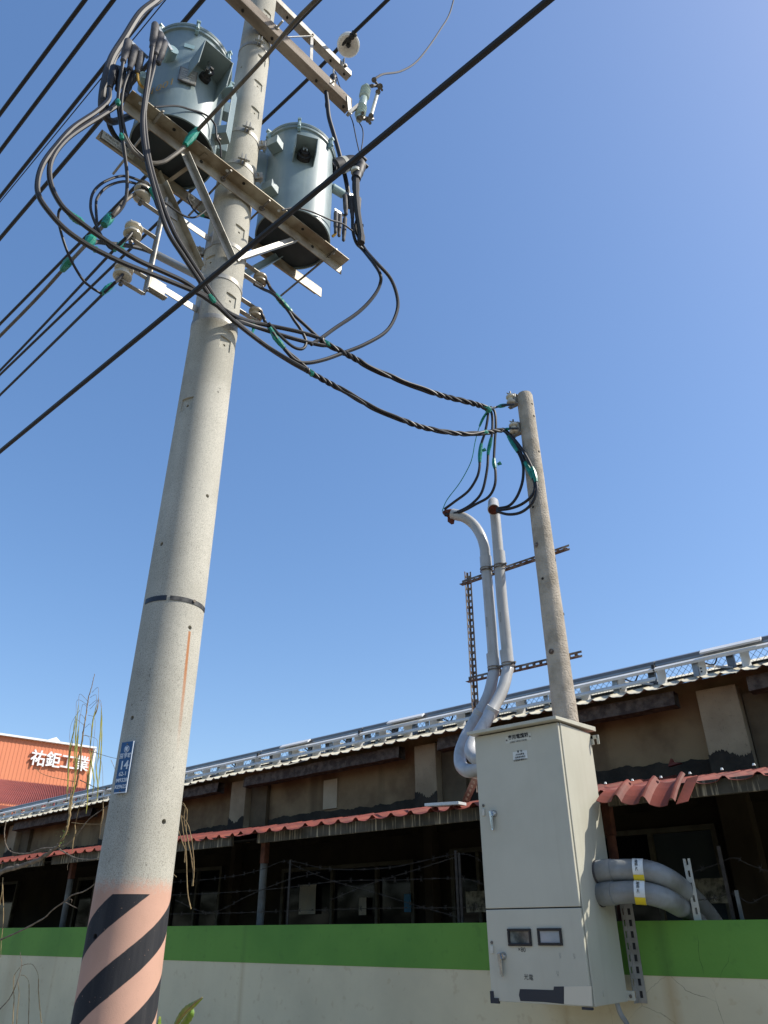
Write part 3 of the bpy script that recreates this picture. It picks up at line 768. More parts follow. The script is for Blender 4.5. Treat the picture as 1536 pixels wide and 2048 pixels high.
# white bell insulator
ic = V(697, 88, -.13)
ins = thing('bell_insulator', ic, 'large white bell-shaped insulator at the end of the steel crossarm', 'insulator')
ax = (UU * .1 - VV * .5 + ZZ * .5).normalized()
ax = Vc((-.1, .15, 1)).normalized()
MB().lathe(ic - ax * .06, ax, [(.03, .03), (.0, .09), (-.01, .125), (.01, .142), (.05, .142), (.085, .125), (.115, .08), (.135, .05), (.17, .045), (.19, .055), (.22, .045)], 28).build('bell', 'porcelain_white', ins, smooth=True)
MB().lathe(ic - ax * .09, ax, [(0, .018), (.04, .03), (.045, .03)], 16).build('pin', 'cabinet_dark', ins, smooth=True)

# ================================================================== TRANSFORMER PLATFORM
plat = thing('transformer_platform', L(0, 0, 6.7), 'galvanised angle-iron platform carrying both transformers on the tall pole', 'platform')
zb, zt = 6.72, 6.83
def angle_iron(mb, p0, p1, a, wa_, b, wb, t=.009):
    """L section from p0 to p1: flange along a (width wa_), flange along b (width wb)"""
    p0, p1 = Vc(p0), Vc(p1); d = p1 - p0; a = Vc(a); b = Vc(b)
    mb.box((p0 + p1) / 2 + a * wa_ / 2 + b * t / 2, d / 2, a * wa_ / 2, b * t / 2)
    mb.box((p0 + p1) / 2 + b * (t + (wb - t) / 2) + a * t / 2, d / 2, a * t / 2, b * (wb - t) / 2)
    return mb
fb_ = angle_iron(MB(), L(-1.07, .170, zt), L(1.07, .170, zt), VV, .11, -ZZ, .115).build('front_beam', 'beam_steel', plat, bevel=.002)
bb_ = angle_iron(MB(), L(-1.07, -.185, zt + .04), L(1.15, -.185, zt + .04), -VV, .10, -ZZ, .115).build('rear_beam', 'beam_steel', plat, bevel=.002)
for u_ in (-.98, -.70, -.22, -.06, .30, .56, .92):
    MB().cyl(L(u_, .235, zt - .0125), L(u_, .235, zt - .009), .013, n=12).build('bolt_hole', 'strap_pale' if u_ in (-.98, -.22, .30, .92) else 'hole_dark', plat)
for u_ in (-.42, .18, .72): MB().cyl(L(u_, .18, zt - .05), L(u_, .186, zt - .05), .014, n=12).build('bolt_hole', 'hole_dark', plat)
MB().cyl(L(-.84, .32, 6.80), L(-.84, -.42, 6.80), .010, n=8).build('tie_rod', 'galvanised', plat)
MB().cyl(L(.90, .30, 6.80), L(.90, -.48, 6.80), .010, n=8).build('tie_rod', 'bolt_steel', plat)
for u_ in (-.22, .16): MB().cyl(L(u_, .30, 6.76), L(u_, -.30, 6.76), .009, n=8).cyl(L(u_, .183, 6.76), L(u_, .20, 6.76), .02, n=6).build('tie_rod', 'bolt_steel', plat)
MB().bar(L(-.42, .24, 6.81), L(-.50, -.2, 6.81), .03, .006).build('cross_strap', 'beam_steel', plat)
# stickers/plates on the rear beam
MB().bar(L(-1.06, -.174, zt - .02), L(-.80, -.174, zt - .02), .002, .085).build('notice_strip', 'plate_white', plat)
text('notice_lettering', '配電設備 注意高壓', .028, L(-1.04, -.1725, zt - .015), UU, ZZ, 'ink_faded', plat, ext=.0004)
text('notice_lettering', 'DANGER 22800V', .024, L(-1.04, -.1725, zt - .05), UU, ZZ, 'ink_faded', plat, ext=.0004)
text('painted_number', '12', .085, L(-.33, -.174, zt - .045), UU, ZZ, 'flat_cream', plat, ext=.0006, bold=.002)
# braces
def brace(p0, p1, w, key='galvanised', sd=None):
    p0, p1 = Vc(p0), Vc(p1); d = (p1 - p0).normalized(); side = (sd or VV); side = (side - d * side.dot(d)).normalized(); o2 = d.cross(side)
    return angle_iron(MB(), p0, p1, o2, w, side, w * .8, .006).build('diagonal_brace', key, plat, bevel=.0015)
brace(L(-.55, .19, 6.72), L(-.02, .165, 6.02), .055)
brace(L(-.60, -.15, 6.78), L(-.12, -.12, 6.05), .055, 'beam_steel')
brace(L(-.60, .0, 6.50), L(-.19, .0, 5.92), .075, 'beam_steel')
brace(L(.55, .16, 6.70), L(.03, .165, 6.04), .055)
brace(L(.62, -.15, 6.80), L(.12, -.12, 6.03), .065, 'tank_paint')

# ================================================================== TRANSFORMERS
def on_tank(px, py, c, r): return oncyl(px, py, c, r)
def frame_at(p, c):
    n_ = Vc((p.x - c.x, p.y - c.y, 0)).normalized(); return n_, ZZ.cross(n_)
def clamp_set(t, c, r, zt, angs):
    for a in angs:
        n_ = Vc((math.cos(R(a)), math.sin(R(a)), 0)); t_ = ZZ.cross(n_); b = c + n_ * (r + .018); b = Vc((b.x, b.y, zt))
        MB().box(b - ZZ * .04, n_ * .016, t_ * .014, ZZ * .055).box(b + ZZ * .022, n_ * .034, t_ * .016, ZZ * .012).cyl(b + n_ * .02 - ZZ * .07, b + n_ * .02 + ZZ * .045, .009, n=8).cyl(b + n_ * .02 - ZZ * .075, b + n_ * .02 - ZZ * .055, .016, n=6).build('lid_clamp', 'tank_pale', t, bevel=.002)
def tank_body(t, c, r, z0, z1):
    b = Vc((c.x, c.y, z0))
    MB().lathe(b, ZZ, [(0.0, r - .012), (.0, r), (.03, r), (.032, r - .004), (z1 - z0 - .05, r - .004), (z1 - z0 - .045, r + .012), (z1 - z0 - .015, r + .012), (z1 - z0 - .015, r - .03)], 72, caps=False).build('tank', 'tank_paint', t, smooth=True)
    MB().lathe(b + ZZ * .022, ZZ, [(0, 0.001), (0, r - .013)], 48, caps=False).build('bottom_plate', 'tank_under_shade', t)
    MB().lathe(Vc((c.x, c.y, z1 - .014)), ZZ, [(0, r + .016), (.018, r + .022), (.034, r + .016), (.06, r * .8), (.08, r * .4), (.085, 0.001)], 72).build('lid', 'tank_paint', t, smooth=True)
def hood(t, c, r, p, w, h, dep, d2=None):
    n_, t_ = frame_at(p, c); q = Vc((c.x, c.y, p.z)) + n_ * (r - .03)
    th = .003
    mb = MB()
    mb.box(q + n_ * (dep / 2 + .015) + ZZ * (h / 2), n_ * (dep / 2 + .015), t_ * (w / 2), ZZ * th)
    for s in (-1, 1):
        a = q + t_ * (s * w / 2)
        vs = [a, a + n_ * (dep * .75 + .03) - ZZ * h / 2, a + n_ * (dep + .03) + ZZ * (h / 2 - .003), a + ZZ * (h / 2 - .003)]
        vs[0] = a - ZZ * h / 2
        mb.add(vs + [v_ - t_ * (s * th * 2) for v_ in vs], [(0, 1, 2, 3), (7, 6, 5, 4), (0, 4, 5, 1), (1, 5, 6, 2), (2, 6, 7, 3), (3, 7, 4, 0)])
    mb.build('hood', 'tank_paint', t)
    return n_, t_, q
def sleeve(t, p0, p1, r, key='rubber'):
    p0, p1 = Vc(p0), Vc(p1); a = p1 - p0; ln = a.length
    MB().lathe(p0, a, [(0, r * .75), (.06, r), (.70, r * .95), (.74, r * .8), (.9, r * .7), (.96, r * .75), (1, r * .45)], 12, True, True).build('connector_sleeve', key, t, smooth=True)

# --- left transformer
c1 = L(-.59, .02, 0); TR = .325; z0, z1 = 6.865, 8.07
t1 = thing('transformer', L(-.59, .02, z0), 'left pole transformer, grey-green drum with nameplate and rain hood, toward the street', 'transformer', 'pole transformers')
tank_body(t1, c1, TR, z0, z1)
clamp_set(t1, c1, TR, z1, (-28, 25, -80, 68, 150, -150))
p = on_tank(408, 158, c1, TR)
n_, t_, q = hood(t1, c1, TR, p, .26, .24, .20)
MB().lathe(q + n_ * .01, n_, [(0, .045), (.05, .045), (.055, .03), (.09, .028), (.095, .036), (.11, .036), (.115, .015), (.14, .014)], 20).build('bushing', 'cabinet_dark', t1, smooth=True)
MB().bar(q + n_ * .12 - ZZ * .04, q + n_ * .13 + ZZ * .08 - t_ * .03, .022, .012).build('terminal_blade', 'chrome', t1, bevel=.002)
MB().cyl(q + n_ * .10 - t_ * .02, q + n_ * .13 - t_ * .02, .02, n=8).build('terminal_clamp', 'chrome', t1)
p = on_tank(375, 156, c1, TR); n_, t_ = frame_at(p, c1)
MB().box(p + n_ * .014, n_ * .006, t_ * .068, ZZ * .088).build('nameplate', 'bolt_steel', t1, bevel=.003)
MB().box(p + n_ * .0185, n_ * .0028, t_ * .060, ZZ * .080).build('nameplate_face', 'ink_faded', t1)
for i in range(5): text('nameplate_lettering', ('變壓器', '25KVA 60Hz', '11400-240V', 'NO. 9328', 'MADE 2018')[i], .018, p + n_ * .0215 + t_ * -.05 + ZZ * (.05 - .028 * i), t_, ZZ, 'plate_white', t1, ext=.0003)
p = on_tank(379, 93, c1, TR); n_, t_ = frame_at(p, c1)
MB().box(p + n_ * .002, n_ * .001, t_ * .04, ZZ * .025).build('label_plate', 'tank_pale', t1)
p = on_tank(302, 190, c1, TR); n_, t_ = frame_at(p, c1)
text('chalk_number', '1001', .12, p + n_ * .006 - t_ * .02 + ZZ * .0, t_, ZZ, 'yellow_lead', t1, ext=.0003)
# mounting lugs toward the pole
for zc_ in (7.62, 7.12):
    a = 62
    n_ = Vc((math.cos(R(a)), math.sin(R(a)), 0)); t_ = ZZ.cross(n_); b = c1 + n_ * (TR + .035); b = Vc((b.x, b.y, zc_))
    MB().box(b, n_ * .04, t_ * .045, ZZ * .07).build('support_lug', 'tank_paint', t1, bevel=.003)
a = 34; n_ = Vc((math.cos(R(a)), math.sin(R(a)), 0)); t_ = ZZ.cross(n_); b = c1 + n_ * (TR + .05)
mb = MB()
mb.box(Vc((b.x, b.y, 7.60)), n_ * .06, t_ * .05, ZZ * .004).box(Vc((b.x, b.y, 7.34)) + n_ * .056, n_ * .004, t_ * .05, ZZ * .256)
mb.box(Vc((b.x, b.y, 7.04)), n_ * .06, t_ * .05, ZZ * .05); mb.build('mounting_bracket', 'tank_paint', t1, bevel=.002)
# low-voltage bushings, bars and sleeves
p = V(343, 104, .27)
MB().cyl(p - VV * .16 + UU * .03, p + VV * .03, .044, .042, 20).build('bushing_turret', 'tank_pale', t1, smooth=True)
def group(t, bar0, bar1, sl, s, r, barw=.014):
    a, b = V(*bar0, s), V(*bar1, s); MB().bar(a, b, .012, .03).build('terminal_bar', 'rack_grey', t, bevel=.002)
    for (x0, y0, x1, y1, kk) in sl: sleeve(t, V(x0, y0, s + .01), V(x1, y1, s + .015), r, kk)
group(t1, (343, 100), (312, 47), [(311, 48, 304, 97, 'rubber'), (322, 68, 311, 110, 'rubber'), (329, 84, 316, 128, 'rubber')], .31, .030)
group(t1, (296, 116), (258, 80), [(257, 81, 246, 124, 'rubber'), (270, 94, 259, 140, 'rubber'), (283, 107, 274, 146, 'rubber')], .26, .029)
group(t1, (276, 146), (231, 133), [(229, 134, 219, 178, 'rubber_black'), (245, 140, 235, 181, 'rubber_black'), (263, 146, 252, 188, 'rubber_black')], .18, .030)
p = V(290, 150, .2); MB().cyl(p - VV * .12 + UU * .05, p, .04, n=16).build('bushing_turret', 'tank_pale', t1, smooth=True)
cable('lead', [V(275, 144, .27), V(278, 165, .28), V(288, 175, .25), V(298, 165, .2)], .011, 'yellow_lead', parent=t1)
cable('ground_wire', [V(310, 214, .345), V(352, 212, .35), V(380, 219, .35), V(412, 230, .35), V(430, 250, .35), V(433, 275, .35), V(440, 290, .33), V(442, 315, .3)], .0075, 'cable_black', parent=t1)
p = V(436, 277, .33); MB().box(p, UU * .018, VV * .018, ZZ * .018).build('ground_clamp', 'bolt_steel', t1, bevel=.003)

# --- right transformer
c2 = L(.60, .05, 0)
t2 = thing('transformer', L(.60, .05, z0), 'right pole transformer, grey-green drum with square rain hood and black elbow', 'transformer', 'pole transformers')
tank_body(t2, c2, .33, z0, 8.02)
clamp_set(t2, c2, .33, 8.02, (-44, 12, -96, 62, 150, -150))
p = on_tank(607, 316, c2, .33)
n_, t_, q = hood(t2, c2, .33, p, .19, .13, .17)
MB().lathe(q + n_ * .01, n_, [(0, .06), (.06, .06), (.065, .04), (.09, .038), (.095, .015), (.12, .014)], 22).build('bushing', 'cabinet_dark', t2, smooth=True)
MB().box(q + n_ * .12, n_ * .012, t_ * .022, ZZ * .012).build('terminal_clamp', 'chrome', t2)
for px, py, hh in ((556, 298, .05), (546, 386, .045)):
    p = on_tank(px, py, c2, .33); n_, t_ = frame_at(p, c2)
    MB().box(p + n_ * .045 , n_ * .05, t_ * .055, ZZ * hh).build('support_lug', 'tank_paint', t2, bevel=.004)
p = on_tank(532, 340, c2, .33); n_, t_ = frame_at(p, c2)
MB().box(Vc((p.x, p.y, 7.45)) + n_ * .05, n_ * .05, t_ * .005, ZZ * .30).build('mounting_bracket', 'tank_paint', t2)
# black elbow connector
e0, e1, e2 = V(668, 334, .28), V(700, 326, .34), V(716, 328, .37)
n_ = (e1 - e0).normalized()
MB().lathe(e0 - n_ * .05, n_, [(0, .06), (.04, .06), (.05, .075), (.17, .075), (.175, .066)], 20).build('elbow_base', 'rubber_black', t2, smooth=True)
MB().box(e0 - n_ * .015 , ZZ * .085, n_ * .006, VV * .055).build('base_flange', 'rubber_black', t2, bevel=.004)
MB().cyl(e0 + n_ * .10, e0 + n_ * .15, .077, n=20).build('grey_collar', 'plate_white', t2, smooth=True)
MB().tube(spline([e0 + n_ * .15, e1, e2, V(719, 333, .385), V(716, 345, .39), V(712, 358, .39)], 6), [.072] * 12 + [.064] * 8 + [.054] * 6 + [.046] * 5, 16).build('elbow_connector', 'rubber_black', t2, smooth=True)
for q in (V(728, 318, .38), V(731, 331, .38)): MB().cyl(q - UU * .03, q + UU * .025, .02, n=12).build('elbow_cap', 'rubber_black', t2, smooth=True)
MB().cyl(V(711, 340, .39), V(711, 345, .39), .046, n=16).build('grey_ring', 'plate_white', t2, smooth=True)
p = V(683, 386, .30); MB().cyl(p - UU * .10 - VV * .02, p + UU * .02, .042, n=18).build('bushing_turret', 'tank_pale', t2, smooth=True)
group(t2, (684, 385), (718, 394), [(690, 390, 692, 430, 'rubber'), (703, 393, 705, 438, 'rubber'), (718, 396, 716, 432, 'rubber')], .31, .024)
group(t2, (669, 419), (692, 434), [(672, 424, 671, 466, 'rubber'), (680, 429, 678, 473, 'rubber'), (690, 436, 687, 482, 'rubber')], .30, .021)
cable('lead', [V(671, 458, .30), V(671, 467, .30), V(665, 473, .28)], .013, 'yellow_lead', parent=t2)
cable('ground_wire', [V(564, 420, .39), V(591, 416, .40), V(622, 423, .40), V(661, 440, .38), V(684, 447, .36), V(708, 464, .34)], .0075, 'cable_black', parent=t2)

# ================================================================== FUSE CUTOUT, ARRESTER
cu = thing('fuse_cutout', L(1.1, .22, 9.2), 'porcelain fuse cutout with ribbed grey-green insulator at the wooden crossarm end', 'fuse')
ct, cb = V(733, 172, .30), V(718, 240, .30)
prof = [(0, .03), (.04, .038)]
for i in range(4): t0 = .10 + i * .07; prof += [(t0, .036), (t0 + .012, .058), (t0 + .035, .052), (t0 + .05, .036)]
prof += [(.40, .042), (.60, .044)]
for i in range(4): t0 = .64 + i * .07; prof += [(t0, .036), (t0 + .012, .058), (t0 + .035, .052), (t0 + .05, .036)]
prof += [(.96, .038), (1, .03)]
MB().lathe(ct, cb - ct, prof, 22, True, True).build('insulator', 'porcelain_green', cu, smooth=True)
f0, f1 = V(755, 186, .34), V(742, 232, .34)
MB().cyl(f0, f1, .020, n=12).build('fuse_tube', 'plate_white', cu, smooth=True)
mb = MB(); mb.cyl(V(733, 172, .31), V(758, 172, .33), .016, n=8).cyl(V(747, 158, .33), V(758, 174, .34), .015, n=8)
for px, py, r in ((748, 160, .03), (760, 173, .034), (756, 184, .03), (764, 180, .014), (744, 172, .022)): mb.cyl(V(px, py, .31), V(px, py, .37), r, n=8)
mb.build('upper_contact', 'bolt_steel', cu)
mb = MB(); mb.cyl(V(716, 236, .31), V(745, 238, .33), .022, n=8)
for px, py, r in ((722, 236, .03), (736, 240, .028), (742, 232, .03), (740, 246, .018), (726, 226, .018)): mb.cyl(V(px, py, .30), V(px, py, .37), r, n=7)
mb.build('lower_hinge', 'bolt_steel', cu)
MB().bar(V(697, 194, .27), V(700, 226, .27), .05, .008, VV).build('arm_bracket', 'galvanised', cu)
MB().bar(V(696, 228, .26), V(716, 212, .29), .05, .03).build('arm_bracket', 'galvanised', cu)
ar = thing('surge_arrester', L(.85, .1, 9.3), 'small black ribbed surge arrester behind the wooden crossarm', 'arrester')
a0_, a1_ = V(667, 150, .12), V(664, 172, .12)
MB().lathe(a1_, a0_ - a1_, [(0, .03), (.2, .045), (.3, .03), (.5, .045), (.6, .03), (.8, .04), (1, .02)], 14, True, True).build('body', 'rubber_black', ar, smooth=True)
MB().cyl(a0_, V(667, 139, .12), .010, n=8).build('stud', 'galvanised', ar)
cable('arrester_wire', [V(667, 141, .12), V(672, 148, .14), V(679, 172, .2), V(688, 188, .26)], .006, 'cable_black', 'thin black jumper from the arrester to the wooden crossarm', 'wire')

# ================================================================== SECONDARY RACKS
def spool(parent, c, name='spool', key='porcelain', r=.062, h=.10):
    MB().lathe(c - ZZ * h / 2, ZZ, [(0, .02), (0, r * .78), (h * .10, r), (h * .26, r), (h * .36, r * .62), (h * .44, r * .58), (h * .56, r * .58), (h * .64, r * .62), (h * .74, r), (h * .90, r), (h, r * .78), (h, .02)], 28, True).build(name, key, parent, smooth=True)
rk = thing('insulator_rack', L(-.3, 0, 5.4), 'galvanised three-step wire rack on two arms left of the tall pole', 'rack')
RU, SU = -.56, -.735
for v_ in (-.02, .025): MB().cyl(L(RU, v_, 5.40), L(RU, v_, 6.36), .012, n=10).build('rack_channel', 'galvanised', rk, smooth=True)
lbox(MB(), RU - .004, RU + .004, -.02, .025, 5.40, 6.36).build('rack_web', 'galvanised', rk)
lbox(MB(), RU, -.12, .0, .007, 6.245, 6.305).build('upper_arm', 'galvanised', rk, bevel=.002)
lbox(MB(), RU, -.12, .0, .007, 5.490, 5.550).build('lower_arm', 'galvanised', rk, bevel=.002)
lbox(MB(), RU - .0, RU + .14, .008, .05, 5.42, 5.425).build('gusset', 'galvanised', rk)
lbox(MB(), RU, RU + .13, .009, .014, 5.41, 5.56).build('gusset', 'galvanised', rk); lbox(MB(), RU, RU + .12, .009, .014, 6.22, 6.36).build('gusset', 'galvanised', rk)
lbox(MB(), -.16, -.10, -.04, .05, 6.16, 6.33).build('pole_plate', 'galvanised', rk); lbox(MB(), -.165, -.12, -.02, .045, 5.42, 5.60).build('pole_plate', 'galvanised', rk)
for zz in (6.26, 5.86, 5.45):
    for d in (-.075, .075): lbox(MB(), SU - .04, RU - .012, -.014, .020, zz + d - .003, zz + d + .003).build('tongue', 'galvanised', rk, bevel=.001)
    MB().cyl(L(SU, .003, zz - .10), L(SU, .003, zz + .095), .009, n=8).cyl(L(SU, .003, zz - .112), L(SU, .003, zz - .098), .016, n=6).build('spool_bolt', 'bolt_steel', rk)
names = ('top', 'middle', 'bottom')
for i, zz in enumerate((6.26, 5.86, 5.45)):
    o = thing('spool_insulator', L(SU, .003, zz - .06), 'cream porcelain spool insulator on the %s step of the left rack' % names[i], 'insulator', 'spool insulators')
    spool(o, L(SU, .003, zz))
for i in range(9):
    a = i * .7; q = L(SU + .05 * math.cos(a), .05 * math.sin(a), 6.26 + .01 * i - .02)
mb = MB(); pts = [L(SU + (.050 + .008 * math.sin(i)) * math.cos(i * .9), .003 + (.050 + .008 * math.cos(i * 1.3)) * math.sin(i * .9), 6.22 + .0028 * i) for i in range(46)]
mb.tube(spline(pts, 2), .0045, 5)
tag(mb.build('tie_wire', 'cable_brown'), 'frayed grey tie wire wound round the top spool of the left rack', 'wire')
MB().cyl(V(310, 508, -.1), V(404, 556, .05), .030, n=16).build('round_strut', 'rack_grey', rk, smooth=True)
# right: two small clevises
for i, (px, py, ax_, ay_) in enumerate([(520, 560, 488, 528), (511, 629, 478, 600)]):
    cc = V(px, py, 0)
    cl = thing('spool_clevis', cc - UU * .15, ('upper', 'lower')[i] + ' steel clevis strap right of the tall pole below the transformers', 'bracket', 'clevises right of the pole')
    for d in (-.062, .062): lbox(MB(), .13, (cc - PC).dot(UU) + .03, -.02, .02, cc.z + d - .003, cc.z + d + .003).build('strap', 'galvanised', cl)
    MB().cyl(cc - ZZ * .075, cc + ZZ * .075, .009, n=8).build('clevis_bolt', 'bolt_steel', cl)
    o = thing('spool_insulator', cc - ZZ * .05, 'grey porcelain spool insulator in the %s clevis right of the tall pole' % ('upper', 'lower')[i], 'insulator', 'spool insulators')
    spool(o, cc, key='porcelain_dirty', r=.056, h=.085)

# ================================================================== OVERHEAD LINES (all run along the street)
def lift(a, b, Z, ext=(1.5, 6), sag=.0):
    p, q = onZ(*a, Z), onZ(*b, Z); d = q - p
    P0_, P1_ = p - d * ext[0] / max(d.length, .01) * 8, q + d * ext[1] / max(d.length, .01) * 8
    return [P0_.lerp(P1_, i / 24) - ZZ * 0 for i in range(25)]
def line(name, a, b, Z, r, key, label, **k):
    pts = lift(a, b, Z); o = MB().tube(pts, r, 8).build(name, key, smooth=True); tag(o, label, 'cable', 'overhead lines along the street'); return o
line('overhead_line', (170, 0), (0, 228), 9.2, .020, 'cable_black', 'outermost black overhead line crossing the top left corner')
line('overhead_line', (227, 0), (0, 302), 9.2, .020, 'cable_black', 'second black overhead line from the top left corner')
line('overhead_line', (315, 0), (0, 394), 10.2, .022, 'cable_black', 'third black overhead line from the top left corner, with a thin wire under it')
line('messenger_wire', (331, 0), (0, 404), 10.2, .006, 'cable_black', 'hair-thin wire running close below the third overhead line')
line('overhead_line', (405, 0), (0, 477), 9.6, .024, 'cable_black', 'thick black overhead line passing behind the left transformer')
line('overhead_line', (639, 0), (0, 648), 9.9, .022, 'cable_black', 'black overhead line passing behind the top spool of the left rack')
line('telecom_cable', (1100, -2), (0, 903), 4.92, .0165, 'cable_black', 'thick black cable slanting across the whole picture in front of the pole')
# line on the white insulator
Zd = 11.2
pts = [onZ(*q, Zd) for q in ((155, 600), (430, 335), (612, 162), (697, 76), (775, 0))]
pts = [pts[0] + (pts[0] - pts[1]) * 3] + pts + [pts[-1] + (pts[-1] - pts[-2]) * 6]
ln = cable('overhead_line', pts, .024, 'cable_black', 'black overhead line held by the white bell insulator', group='overhead lines along the street')
MB().tube(spline([onZ(694, 82, Zd), onZ(703, 73, Zd), onZ(711, 65, Zd)], 4), [.035, .045, .04, .03, .045, .04, .03, .045, .03], 8).build('tie_wrap', 'cabinet_dark', ln, smooth=True)
# brown service cable with tape
o = cable('service_cable', [onZ(900, -230, 6.8), onZ(632, 0, 6.8), onZ(520, 126, 6.8), onZ(394, 262, 6.8), V(378, 282, .34), V(366, 296, .33), V(345, 312, .32), V(325, 324, .30), V(300, 325, .28), V(272, 308, .26), V(258, 290, .25), V(247, 270, .22)], .0145, 'cable_brown', 'brown-grey service cable crossing in front of the left transformer')
tape(o, [V(370, 290, .345), V(378, 280, .35), V(388, 268, .35), V(395, 259, .35)], .032)
# service drops at lower left
o = cable('service_cable', [onZ(-320, 985, 6.2), onZ(0, 672, 6.2), onZ(137, 527, 6.2), V(217, 440, .0), V(250, 402, .0), V(276, 384, .0), V(283, 380, -.04)], .014, 'cable_brown', 'brown service cable with green taped joints tied to the top spool')
tape(o, [onZ(125, 540, 6.2) , onZ(137, 524, 6.2), onZ(143, 518, 6.2)], .034); tape(o, [V(174, 490, .02), V(186, 474, .02)], .036); tape(o, [V(208, 450, .02), V(218, 437, .02), V(224, 430, .02)], .034)
o = cable('service_cable', [onZ(-260, 1000, 5.85), onZ(0, 741, 5.85), V(226, 502, .0), V(240, 490, .02), V(254, 478, .04), V(266, 463, .04)], .010, 'cable_black', 'black service cable tied with green tape to the middle spool')
tape(o, [V(228, 501, .02), V(238, 491, .03), V(248, 481, .03)], .018)
o = cable('service_cable', [onZ(-250, 1030, 5.45), onZ(0, 790, 5.45), V(206, 588, .0), V(222, 573, .02), V(236, 560, .03), V(246, 548, .04)], .010, 'cable_black', 'black service cable tied with green tape to the bottom spool')
tape(o, [V(204, 587, .01), V(215, 577, .02), V(226, 568, .03)], .022)

# ================================================================== CABLES AT THE POLE TOP
def VP(lst, s0, s1=None):
    s1 = s0 if s1 is None else s1; n = len(lst) - 1
    return [V(x, y, s0 + (s1 - s0) * i / n) for i, (x, y) in enumerate(lst)]
cable('primary_cable', VP([(345, -30), (313, 0), (280, 27), (249, 75), (222, 119), (207, 171), (203, 208), (207, 229), (222, 243), (240, 240), (262, 232), (300, 226)], .12, -.2), .027, 'cable_grey', 'thick grey primary cable sweeping over the left transformer from above')
cable('primary_cable', VP([(350, -32), (318, 2), (292, 20), (262, 58), (232, 110), (217, 160), (212, 200), (216, 235), (222, 258), (238, 282), (262, 300)], .05, -.32), .021, 'cable_worn', 'darker primary cable running beside the thick grey one past the left transformer')
# from the front sleeves down across to the small pole bundle
def to_bundle(head, tail, r, key, label, off=0.0):
    return cable('secondary_cable', head + [S(x, y, off) for x, y in tail], r, key, label, group='secondary cables to the small pole')
T_up = [(658, 689), (700, 712)]
o = to_bundle(VP([(305, 92), (297, 146), (288, 208), (285, 250), (292, 312), (313, 395), (335, 462), (368, 515), (406, 572), (424, 598), (447, 620), (468, 638)], .33, .225), [(515, 655), (586, 677), (640, 690), (656, 690)], .0165, 'cable_worn', 'black cable from the foremost sleeve curving down in front of the pole')
tape(o, VP([(417, 590), (424, 600), (430, 606)], .25), .026); tape(o, [S(505, 640), S(507, 655), S(504, 668)], .012)
to_bundle(VP([(311, 108), (307, 135), (294, 190), (289, 240), (299, 320), (322, 400), (348, 465), (378, 515), (412, 568), (432, 600), (452, 624), (470, 642)], .32, .225), [(529, 689), (578, 720), (623, 745)], .0165, 'cable_worn', 'second black cable from the front sleeves crossing the pole to the lower bundle')
# outer loops from the rear sleeves
o = to_bundle(VP([(219, 178), (217, 200), (193, 223), (146, 255), (112, 292), (86, 328), (75, 365), (79, 395), (101, 427), (129, 457), (161, 481), (193, 500), (247, 526), (295, 545), (348, 566), (397, 587), (420, 602), (446, 618), (470, 632)], .2, .25), [(509, 645), (595, 663), (640, 677), (654, 687)], .0165, 'cable_worn', 'outer of the two big black loops left of the transformers')
tape(o, VP([(186, 496), (196, 502)], .21), .022)
o = to_bundle(VP([(252, 188), (238, 208), (202, 232), (168, 253), (137, 275), (114, 300), (101, 326), (99, 352), (105, 378), (120, 406), (137, 425), (172, 453), (204, 476), (241, 500), (279, 522), (330, 545), (368, 563), (397, 583), (418, 596), (444, 620), (470, 644)], .2, .25), [(529, 690), (578, 722), (623, 747)], .0165, 'cable_worn', 'inner of the two big black loops left of the transformers', -.01)
tape(o, VP([(137, 425), (148, 435), (160, 443), (165, 448)], .21), .026); tape(o, VP([(240, 498), (248, 503)], .22), .022)
# rear thin cables to service joints
o = cable('jumper_cable', VP([(246, 124), (240, 160), (236, 205), (241, 250), (248, 300), (254, 350), (252, 395), (240, 420), (215, 442)], .28, .03), .0125, 'cable_worn', 'black jumper hanging from the middle sleeves to the top service joint')
tape(o, VP([(236, 200), (236, 209)], .26), .02); tape(o, VP([(242, 268), (244, 278)], .24), .018)
cable('jumper_cable', VP([(259, 140), (247, 175), (243, 215), (250, 262), (262, 290), (290, 318)], .27, .15), .011, 'cable_worn', 'short black jumper from the middle sleeves to behind the front beam')
cable('jumper_cable', VP([(300, 372), (284, 363), (247, 352), (210, 363), (187, 384), (181, 412), (187, 438), (202, 470), (216, 492), (226, 499)], .0, .03), .0095, 'cable_black', 'larger black jumper loop left of the top spool')
cable('jumper_cable', VP([(302, 380), (277, 369), (247, 363), (215, 373), (195, 395), (192, 416), (194, 453), (190, 470)], -.03, .02), .0095, 'cable_black', 'smaller black jumper loop left of the top spool')
cable('jumper_cable', VP([(134, 424), (124, 416), (117, 427), (120, 457), (137, 509), (163, 556), (183, 575), (202, 587)], .2, .02), .0085, 'cable_black', 'thin black jumper hanging from the inner loop to the bottom service joint')
cable('jumper_cable', VP([(183, 487), (196, 484), (225, 488), (260, 492), (285, 498), (312, 508)], .02, -.08), .016, 'cable_grey', 'grey cable from the tape joint to the round strut')
cable('jumper_cable', VP([(320, 398), (350, 420), (372, 433), (392, 434), (412, 420), (416, 413)], .1, .1), .0075, 'cable_black', 'thin black wire looping under the left transformer')
o = cable('jumper_cable', VP([(375, 395), (385, 415), (400, 430), (424, 438)], -.1, -.1), .009, 'cable_black', 'short black wire with a green joint behind the diagonal braces')
tape(o, VP([(398, 428), (408, 432)], -.09), .018)
o = cable('jumper_cable', VP([(283, 372), (300, 382), (308, 395), (318, 420), (340, 440)], .05, .1), .011, 'cable_black', 'short taped black cable leaving the top spool')
tape(o, VP([(300, 376), (307, 388), (312, 402)], .08), .022)
